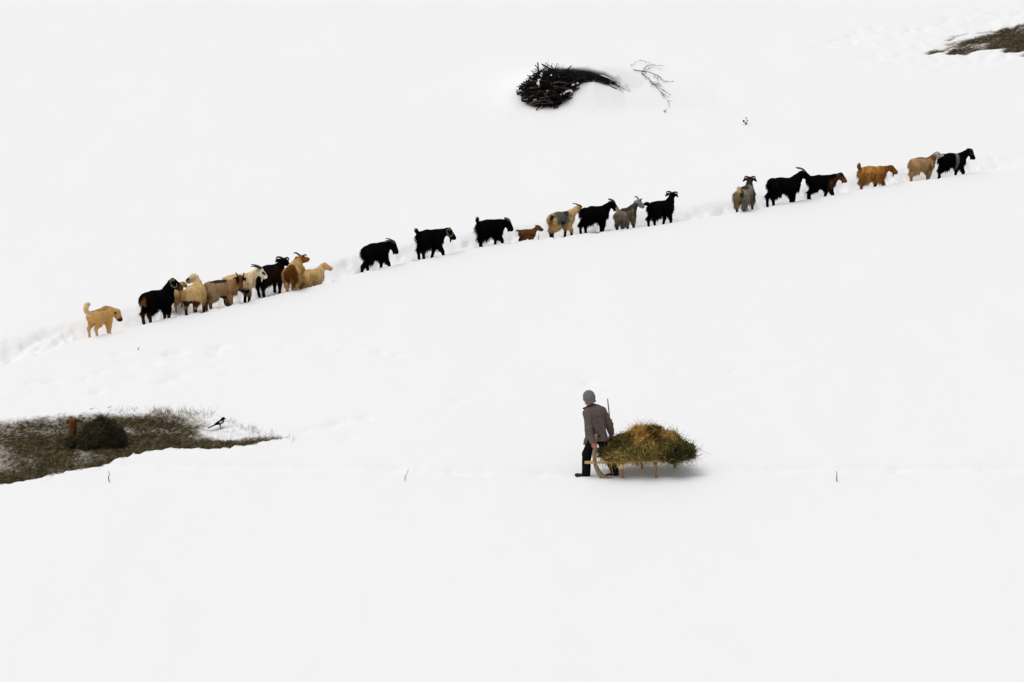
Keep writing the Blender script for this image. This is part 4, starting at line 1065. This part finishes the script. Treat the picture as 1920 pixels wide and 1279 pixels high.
# ------------------------------------------------------------------ hay
def hay_heap(name, origin, prims, n, zone, label, h=0.03, lmin=0.12, lmax=0.34, wmin=0.005, wmax=0.011, hang=0.3, floor=-1.0, cvar=0.55):
    V, F = blob(prims, h, lambda P, Vv: Vv + 0.15 * (noise3(P * 5.0, 12) - 0.5) + 0.085 * (noise3(P * 12.0, 13) - 0.5), 0.09)
    root = empty(name, origin)
    cz, _ = zone(V)
    mesh_obj('packed_hay', V, F, M['haycore'], root, np.clip(cz * 0.55, 0.002, 1))
    N = vnormals(V, F)
    ar = np.linalg.norm(np.cross(V[F[:, 2]] - V[F[:, 0]], V[F[:, 3]] - V[F[:, 1]]), axis=1)
    fi = RNG.choice(len(F), n, p=ar / ar.sum())
    bw = RNG.dirichlet((1, 1, 1, 1), n)
    P = (V[F[fi]] * bw[..., None]).sum(1); Nn = unit((N[F[fi]] * bw[..., None]).sum(1))
    C, _ = zone(P)
    g = unit(RNG.normal(size=(n, 3)) * np.array([1.2, 1.0, 0.7]))
    tang = unit(g - Nn * (g * Nn).sum(1)[:, None])
    # locks: neighbouring stalks lie alike
    ang = noise3(P * 7.0, 15) * 9
    lock = unit(np.stack([np.cos(ang), np.sin(ang * 1.3) * 0.6, np.sin(ang) * 0.6 - hang], 1))
    lock = unit(lock - Nn * (lock * Nn).sum(1)[:, None])
    D = unit(tang * 0.55 + lock * 0.75 + Nn * np.where(RNG.random(n) < 0.045, 0.38, RNG.uniform(-0.2, 0.16, n))[:, None])
    L = RNG.uniform(lmin, lmax, n) * np.where(RNG.random(n) < 0.06, 1.35, 1.0)
    C = C * np.exp(RNG.normal(0.10, cvar, (n, 1)))
    pale = RNG.random(n) < (0.08 if cvar > 0.4 else 0.01)
    C[pale] = C[pale] * 0.5 + np.array([0.36, 0.27, 0.10]) * RNG.uniform(0.5, 1.1, (pale.sum(), 1))
    S0 = P - D * (L * 0.4)[:, None] + Nn * 0.012
    ez = np.minimum(S0[:, 2], (S0 + D * L[:, None])[:, 2] - 0.10 * L)
    ok = (ez > floor) | (RNG.random(n) < 0.05)
    S0, D, L, C = S0[ok], D[ok], L[ok], C[ok]; n = len(L)
    Vh, Fh, Ch = stalks(S0, D, L, RNG.uniform(wmin, wmax, n), np.clip(C, 0.003, 1), 0.30, 3, 0.12)
    props(mesh_obj('hay_stalks', Vh, Fh, M['straw'], root, Ch, smooth=False), kind='stuff')
    props(root, label, 'hay')
    return root

def zone_load(P):
    x, z = P[:, 0], P[:, 2]
    gold, olive, dark, brown = np.array([0.36, 0.19, 0.045]), np.array([0.155, 0.145, 0.042]), np.array([0.020, 0.032, 0.010]), np.array([0.165, 0.095, 0.028])
    t = noise3(P * 3.0, 31)[:, None]; t2 = noise3(P * 5.5 + 7, 32)[:, None]
    c = olive * (1 - t2) + brown * t2
    top = smooth01(0.72, 0.95, z + 0.15 * (t[:, 0] - 0.5))[:, None] * (1 - smooth01(0.35, 0.75, np.abs(x - 0.95)))[:, None]
    c = c * (1 - top * 0.8) + gold * top * 0.8
    d = np.exp(-((x - 0.38) / 0.28) ** 2 - ((z - 0.74) / 0.14) ** 2)[:, None] + np.exp(-((x - 1.78) / 0.34) ** 2 - ((z - 0.56) / 0.2) ** 2)[:, None] + 0.55 * (t > 0.66)
    d = np.clip(d, 0, 1)
    cl_ = noise3(P * 7.5 + 3, 34)[:, None]
    c = c * (0.15 + 2.0 * smooth01(0.2, 0.8, cl_))
    return c * (1 - 0.9 * d) + dark * 0.9 * d, None
o_ = np.array([0.0, -0.27 + 0.5 * WID + 0.05, 0.0])
def hp(x, y, z, x2, y2, z2, ra, rb, k=0.14, q=(1, 1.05, 0.8)): return (np.array([x, y, z]) , np.array([x2, y2, z2]), ra, rb, k, q)
load = [hp(0.42, 0, 0.57, 0.95, 0.04, 0.69, 0.22, 0.30), hp(0.95, 0.04, 0.69, 1.45, 0.08, 0.61, 0.30, 0.25), hp(1.45, 0.08, 0.59, 1.74, 0.1, 0.55, 0.24, 0.205),
        hp(0.80, 0.02, 0.82, 1.12, 0.04, 0.84, 0.20, 0.18), hp(1.3, 0.05, 0.74, 1.42, 0.06, 0.70, 0.2, 0.2), hp(0.22, -0.02, 0.53, 0.3, -0.02, 0.55, 0.15, 0.19), hp(0.55, 0, 0.70, 0.6, 0, 0.7, 0.17, 0.17),
        hp(0.32, -0.02, 0.47, 1.72, 0.08, 0.475, 0.13, 0.13, 0.1, (1, 2.1, 0.65))]
hay = hay_heap('hay_load', SL + o_ + np.array([0, 0, -0.03]), load, 17000, zone_load, 'mound of green and golden hay piled on the sled', 0.028, 0.12, 0.36, 0.007, 0.015, 0.25, 0.33)

def zone_dark(P):
    t = noise3(P * 4.0, 41)[:, None]
    return np.array([0.014, 0.015, 0.008]) * (1 - t) + np.array([0.095, 0.082, 0.045]) * t, None
hp0 = px_ground(186, 829)
dheap = [hp(-0.17, 0, 0.12, 0.10, 0.02, 0.20, 0.22, 0.28, 0.15, (1, 1, 0.85)), hp(0.10, 0.02, 0.20, 0.27, 0.02, 0.06, 0.26, 0.18, 0.15, (1, 1, 0.85)), hp(-0.02, 0, 0.23, 0.08, 0, 0.23, 0.22, 0.22, 0.15, (1, 1, 0.85)), hp(-0.55, -0.05, -0.02, 0.5, -0.02, -0.02, 0.09, 0.09, 0.2, (1, 2.2, 0.8))]
hay_heap('hay_heap', hp0, dheap, 4500, zone_dark, 'small dark heap of old hay beside the short orange post', 0.03, 0.14, 0.36, 0.008, 0.016, 0.3, -1.0, 0.3)

# ------------------------------------------------------------------ short post
pp = px_ground(136, 820)
post = empty('wooden_post', pp)
Vp, Fp = [], []
rings = [(-0.05, 0.085, 0.0), (0.0, 0.083, 0.0), (0.12, 0.078, 0.004), (0.25, 0.08, 0.008), (0.36, 0.083, 0.01), (0.405, 0.075, 0.012), (0.415, 0.055, 0.012)]
NP = 14
for z, r, dx in rings:
    for k in range(NP):
        a_ = 2 * math.pi * k / NP
        rr = r * (1 + 0.10 * math.sin(3 * a_ + 1) + 0.05 * math.sin(7 * a_ + z * 9))
        Vp.append((rr * math.cos(a_) + dx, rr * math.sin(a_), z + 0.012 * math.sin(2 * a_) * (z > 0.3)))
for i in range(len(rings) - 1):
    for k in range(NP): Fp.append((i * NP + k, i * NP + (k + 1) % NP, (i + 1) * NP + (k + 1) % NP, (i + 1) * NP + k))
Fp.append(tuple((len(rings) - 1) * NP + k for k in range(NP)))
mesh_obj('shaft', np.array(Vp), Fp, M['post'], post)
mb = MB(); mb.tube([(-0.115, -0.03, 0.372), (0.0, -0.03, 0.376), (0.125, -0.03, 0.378)], 0.017, 7)
mb.build('peg', M['stick_dark'], post)
mb = MB(); mb.tube([(0.055, -0.062, 0.02), (0.066, -0.06, 0.12), (0.072, -0.055, 0.21)], [0.04, 0.036, 0.012], 7, 0.6)
mb.build('dark_strip', M['branch'], post)  # narrow dark strip low on the right front of the shaft
props(post, 'short orange-brown wooden post with a dark peg beside the dark hay heap', 'post')

# ------------------------------------------------------------------ magpie
mp_ = px_ground(413, 804)
mag = empty('magpie', mp_, (0, 0, R(12)))
WH, BK = (0.75, 0.75, 0.74), (0.004, 0.004, 0.005)
mpr = [(L3((-0.05, 0, 0.125), (0.035, 0, 0.165), 0.036, 0.046, 0.02), BK), (L3((0.035, 0, 0.165), (0.065, 0, 0.215), 0.044, 0.033, 0.02), BK), (L3((0.065, 0, 0.22), (0.075, 0, 0.225), 0.034, 0.03, 0.015), BK),
       (L3((0.02, 0, 0.135), (0.045, 0, 0.15), 0.042, 0.034, 0.015), WH), (L3((0.095, 0, 0.222), (0.135, 0, 0.212), 0.012, 0.004, 0.01), BK),
       (L3((-0.055, 0, 0.118), (-0.26, 0, 0.028), 0.024, 0.016, 0.015, (1, 1.3, 0.6)), BK), (L3((-0.01, 0.02, 0.10), (0.005, 0.02, 0.07), 0.02, 0.01, 0.01), BK), (L3((-0.01, -0.02, 0.10), (0.005, -0.02, 0.07), 0.02, 0.01, 0.01), BK)]
V, F = blob([p for p, c in mpr], 0.006)
Wt, Cc = np.zeros(len(V)), np.zeros((len(V), 3))
for p_, c_ in mpr:
    wt = np.exp(-limb(V, p_[0], p_[1], p_[2], p_[3], p_[5]) / 0.004); Wt += wt; Cc += wt[:, None] * np.array(c_)
mesh_obj('body', V, F, M['fur'], mag, Cc / Wt[:, None])
for sd in (-1, 1):
    mb = MB(); mb.tube([(0.045, sd * 0.043, 0.165), (-0.01, sd * 0.05, 0.145), (-0.08, sd * 0.035, 0.112), (-0.13, sd * 0.02, 0.088)], [0.02, 0.030, 0.022, 0.006], 8, 0.4, BK, ref=(0, sd, 0))
    wg = mb.build('wing', M['fur'], mag, tint=True)
    mb = MB(); mb.tube([(0.05, sd * 0.052, 0.178), (0.005, sd * 0.060, 0.160), (-0.03, sd * 0.056, 0.146)], [0.008, 0.017, 0.006], 7, 0.4, WH, ref=(0, sd, 0))
    mb.build('shoulder_patch', M['fur'], wg, tint=True)
    mb = MB(); mb.tube([(0.005, sd * 0.02, 0.075), (0.0, sd * 0.02, 0.03), (0.005, sd * 0.021, 0.0)], 0.005, 5); mb.tube([(-0.015, sd * 0.02, 0.002), (0.04, sd * 0.023, 0.002)], 0.004, 5)
    mb.build('leg', M['boot'], mag)
props(mag, 'black and white magpie with long tail standing on the snowy edge of the hollow', 'bird')

# ------------------------------------------------------------------ brushwood pile
pile = empty('brush_pile', (PILE[0], PILE[1], plane_z(PILE[1])))
ARCH_X = [-1.1, -0.5, 0.0, 0.5, 0.9, 1.3, 1.62]
ARCH_T = [1.02, 1.06, 1.04, 1.0, 0.90, 0.72, 0.47]
rnd = random.Random(5)
def bent(a, b, sag, r0, r1, mat, n=5, target=None):
    a, b = np.asarray(a, float), np.asarray(b, float)
    j = np.array([rnd.gauss(0, 0.03), rnd.gauss(0, 0.03), rnd.gauss(0, 0.03) + sag])
    pts = [a, a + (b - a) * 0.33 + j, a + (b - a) * 0.66 + j * 0.8 + np.array([rnd.gauss(0, 0.02) for _ in range(3)]), b]
    rad = [r0, r0 * 0.85 + r1 * 0.15, r0 * 0.45 + r1 * 0.55, r1]
    if target is not None: target.tube(pts, rad, 4); return
    mb = MB(); mb.tube(pts, rad, n)
    return mb.build('branch', mat, pile)
def jumble_point():
    """a point in the heap's left lobe, local metres"""
    while True:
        x = rnd.uniform(-1.5, 0.15); y = rnd.uniform(-0.1, 0.85); z = rnd.uniform(0.0, 1.18)
        top = np.interp(x, [-1.55, -1.3, -1.15, -0.98, -0.9, -0.78, -0.65, -0.5, -0.3, 0.15], [0.55, 0.82, 1.12, 1.18, 0.95, 0.92, 1.08, 1.1, 0.93, 0.93])
        lft = np.interp(z, [0, 0.3, 0.5, 0.85, 1.15], [-0.95, -1.4, -1.45, -1.1, -0.95])
        if z < top and x > lft + rnd.uniform(0, 0.1): return x, y, z
MATS = [M['branch']] * 8 + [M['branch_brown']] * 2
nb_ = 0
for i in range(205):
    x, y, z = jumble_point()
    y = rnd.uniform(-0.15, 0.5)
    ang = rnd.gauss(0.12, 0.5); az = rnd.gauss(0.35, 0.5)
    L = rnd.uniform(0.25, 0.65)
    d = np.array([math.cos(ang) * math.cos(az), math.cos(ang) * math.sin(az), math.sin(ang) * 0.8]) * L
    c = np.array([x, y, z]); a_, b_ = c - d, c + d
    b_[0] = min(b_[0], 0.45); a_[2] = max(a_[2], -0.02); b_[2] = max(b_[2], 0.0)
    a_[0] = max(a_[0], np.interp(a_[2], [0, 0.3, 0.5, 0.85, 1.15], [-1.3, -1.62, -1.65, -1.3, -1.1]))
    r = rnd.uniform(0.012, 0.032)
    bent(a_, b_, rnd.gauss(0, 0.02), r, r * rnd.uniform(0.35, 0.8), rnd.choice(MATS)); nb_ += 1
for i in range(80):       # long ones that bow over to the right
    x0 = rnd.uniform(-0.9, 0.5); x1 = min(x0 + rnd.uniform(0.6, 1.3), rnd.uniform(1.3, 1.64))
    dpt = rnd.uniform(0.0, 0.34) ; yy = rnd.uniform(0.15, 0.62)
    pts, rad = [], []
    r = rnd.uniform(0.014, 0.03)
    for k in range(5):
        t = k / 4; x = x0 + (x1 - x0) * t
        z = np.interp(x, ARCH_X, ARCH_T) - dpt * (1 - 0.35 * t) + rnd.gauss(0, 0.012)
        pts.append(np.array([x, yy + rnd.gauss(0, 0.02), z])); rad.append(r * (1 - 0.45 * t))
    mb = MB(); mb.tube(pts, rad, 5); mb.build('branch', rnd.choice([M['branch'], M['branch'], M['branch_brown']]), pile)
for a_, b_, r in (((-1.28, -0.22, 0.10), (-0.75, -0.2, 0.24), 0.028), ((-1.2, -0.25, 0.06), (-0.5, -0.22, 0.16), 0.02), ((-0.95, -0.25, 0.28), (-0.1, -0.05, 0.36), 0.018), ((-0.98, -0.24, 0.5), (-0.55, -0.22, 0.1), 0.018), ((-0.6, -0.2, 0.72), (0.15, 0.0, 0.70), 0.02)):
    bent(a_, b_, 0.02, r, r * 0.5, M['branch_pale'])
tw = MB()
for i in range(900):
    x, y, z = jumble_point()
    ang = rnd.gauss(0.1, 0.6); az = rnd.gauss(0.3, 0.7); L = rnd.uniform(0.15, 0.4)
    d = np.array([math.cos(ang) * math.cos(az), math.cos(ang) * math.sin(az), math.sin(ang)]) * L
    c = np.array([x, y + 0.1, z]); b_ = c + d; b_[0] = min(b_[0], 0.4)
    r = rnd.uniform(0.006, 0.016)
    bent(c - d * 0.8, b_, 0, r, r * 0.4, None, target=tw)
for i in range(160):
    x0 = rnd.uniform(-0.7, 1.0); x1 = min(x0 + rnd.uniform(0.3, 0.8), 1.6)
    dp_ = rnd.uniform(0.03, 0.36); yy = rnd.uniform(0.25, 0.7)
    z0_ = np.interp(x0, ARCH_X, ARCH_T) - dp_; z1_ = np.interp(x1, ARCH_X, ARCH_T) - dp_ * 0.7
    bent((x0, yy, z0_), (x1, yy + rnd.gauss(0, 0.05), z1_), 0.03, 0.012, 0.006, None, target=tw)
props(tw.build('small_twigs', M['branch'], pile), kind='stuff')
props(pile, 'pile of dark cut branches half buried in drifted snow on the upper slope', 'brush pile')

# snow lying on the pile
capb = []
def cb(x, y, z, x2, y2, z2, ra, rb, q=(1, 1, 0.6), k=0.10): capb.append((np.array([x, y, z - 0.04]), np.array([x2, y2, z2 - 0.04]), ra, rb, k, q))
cb(-0.85, 0.95, 1.06, -0.3, 0.9, 1.10, 0.16, 0.2); cb(-0.05, 0.75, 1.13, 0.45, 0.72, 1.13, 0.12, 0.15); cb(0.45, 0.72, 1.12, 0.95, 0.72, 1.03, 0.15, 0.16)
cb(0.95, 0.72, 1.03, 1.35, 0.66, 0.87, 0.16, 0.15); cb(1.35, 0.66, 0.86, 1.62, 0.6, 0.62, 0.15, 0.12); cb(1.62, 0.58, 0.62, 1.74, 0.52, 0.47, 0.12, 0.09)
V, F = blob(capb, 0.03, lambda P, Vv: Vv + 0.05 * (noise3(P * 3.0, 51) - 0.5))
o = mesh_obj('snow_cap', V, F, M['snow_clean']); o.location = pile.location
props(o, 'smooth cap of snow lying along the top of the brush pile', kind='stuff')
clump = []
CL = [((-0.88, 0.0, 1.0), (-0.93, -0.12, 0.86), 0.045), ((-0.93, -0.12, 0.86), (-0.98, -0.15, 0.72), 0.05), ((-0.98, -0.15, 0.72), (-0.96, -0.17, 0.6), 0.035), ((-0.70, -0.1, 0.93), (-0.60, -0.1, 0.96), 0.035), ((-0.45, -0.05, 0.88), (-0.36, -0.05, 0.90), 0.04),
      ((-0.30, -0.16, 0.40), (-0.15, -0.14, 0.46), 0.035), ((-0.15, -0.14, 0.46), (0.02, -0.08, 0.55), 0.055), ((-0.02, -0.1, 0.42), (0.05, -0.06, 0.5), 0.05), ((-1.12, -0.2, 0.22), (-0.95, -0.22, 0.29), 0.03), ((-1.22, 0.0, 0.92), (-1.17, 0.0, 0.94), 0.025), ((-0.72, -0.18, 0.5), (-0.68, -0.18, 0.51), 0.022), ((0.05, 0.0, 0.66), (0.22, 0.03, 0.72), 0.03)]
for p_, q_, ra in CL: clump.append((np.array(p_), np.array(q_), ra * 0.85, ra * 0.55, 0.03, (1, 1, 0.8)))
V, F = blob(clump, 0.014, lambda P, Vv: Vv + 0.085 * (noise3(P * 14.0, 53) - 0.42))
o = mesh_obj('snow_clumps', V, F, M['snow_clean']); o.location = pile.location
props(o, 'small clumps of snow caught between the dark branches of the pile', kind='stuff')

# ------------------------------------------------------------------ dead branch, plants and twigs
def lie(pts, lift):
    out = []
    for (px, py), h in zip(pts, lift):
        p = px_ground(px, py); out.append(np.array([p[0], p[1], p[2] + h]))
    return out
br = MB()
stems = [([(1189, 133), (1203, 137), (1218, 140), (1232, 146), (1246, 156), (1262, 155)], 0.016), ([(1203, 139), (1212, 148), (1226, 162), (1240, 172), (1258, 180)], 0.014),
         ([(1204, 136), (1210, 130), (1220, 126), (1233, 125)], 0.011), ([(1183, 126), (1192, 120), (1201, 117), (1213, 120), (1222, 124)], 0.006), ([(1206, 136), (1222, 131), (1248, 133)], 0.006),
         ([(1218, 155), (1230, 166), (1242, 182), (1254, 193)], 0.008), ([(1232, 146), (1234, 158), (1240, 168)], 0.006)]
for pts, r in stems:
    n_ = len(pts)
    W_ = lie([(a_, b_) for a_, b_ in pts], [0.03 + 0.05 * math.sin(math.pi * i / (n_ - 1)) for i in range(n_)])
    br.tube(W_, [r * (1 - 0.7 * i / (n_ - 1)) for i in range(n_)], 5)
    for i in range(n_ - 1):
        for _ in range(4 if r > 0.007 else 1):
            t = rnd.random(); q = W_[i] * (1 - t) + W_[i + 1] * t
            d = np.array([rnd.uniform(-0.15, 0.35), rnd.uniform(-0.5, 0.25), 0]); e_ = q + d * rnd.uniform(0.3, 1.0)
            e_[2] = gz(e_[0], e_[1]) + rnd.uniform(0.01, 0.07)
            m_ = (q + e_) / 2 + np.array([0, 0, 0.03])
            br.tube([q, m_, e_], [0.006, 0.005, 0.003], 4)
props(br.build('dead_branch', M['twig']), 'bare twiggy branch lying on the snow to the right of the brush pile', 'branch')

def twig(px, py0, py1, lean, label, r=0.009, kink=0.02, name='twig'):
    p = px_ground(px, py0)
    h = (py0 - py1) / (FPX / 58 * 0.97) * (np.linalg.norm(p - CAM) / 58)
    mb = MB()
    mb.tube([p + np.array([0, 0, -0.06]), p + np.array([lean * h * 0.3 - kink, 0, h * 0.4]), p + np.array([lean * h * 0.7 + kink * 0.5, 0, h * 0.7]), p + np.array([lean * h, 0.02, h])], [r, r, r * 0.8, r * 0.5], 5)
    return props(mb.build(name, M['twig']), label, 'twig')
twig(206, 904, 884, -0.1, 'short bent twig sticking out of the snow below the bare hollow', 0.010)
twig(758, 901, 880, 0.38, 'thin slanting twig in the snow left of the man by the sled furrow', 0.007, 0.0)
twig(1570, 903, 884, -0.1, 'upright twig in the snow to the right of the hay sled', 0.010, 0.01)
twig(258, 656, 651, 0.6, 'tiny dark stalk end poking from the snow below the bunch of animals', 0.010, 0.0)
twig(166, 768, 765, 3.6, 'thin stalk lying on the snow just above the hollow near the post', 0.006, 0.0)
twig(200, 765, 762, 3.0, 'short stalk lying on the snow above the dark hay heap', 0.006, 0.0)
twig(1010, 449, 440, 0.02, 'tiny grey twig beside the track just ahead of the brown kid', 0.009, 0.01)

def weed(px, py, heads, label, hh):
    p = px_ground(px, py)
    root = empty('dead_weed', p)
    for dx, dz, r in heads:
        mb = MB(); mb.tube([(0, 0, -0.03), (dx * 0.4, 0, dz * 0.6), (dx, 0, dz)], [0.006, 0.005, 0.004], 5)
        st = mb.build('stem', M['twig'], root)
        mb = MB(); mb.tube([(dx - 0.2 * r, 0, dz - r), (dx, 0, dz - 0.3 * r), (dx + 0.1 * r, 0.0, dz + 0.5 * r), (dx, 0, dz + r)], [r * 0.4, r, r * 0.8, r * 0.2], 7)
        mb.build('seed_head', M['branch'], st)
    return props(root, label, 'plant')
weed(1399, 234, [(-0.075, 0.11, 0.035), (0.0, 0.20, 0.022), (-0.03, 0.05, 0.022), (0.02, 0.055, 0.02), (0.045, 0.13, 0.02)], 'dead weed with dark seed heads alone on the snow above the track', 0.2)
weed(1247, 211, [(-0.03, 0.05, 0.02), (0.045, 0.10, 0.014), (0.01, 0.05, 0.016)], 'tiny dead weed just below the bare twiggy branch', 0.1)
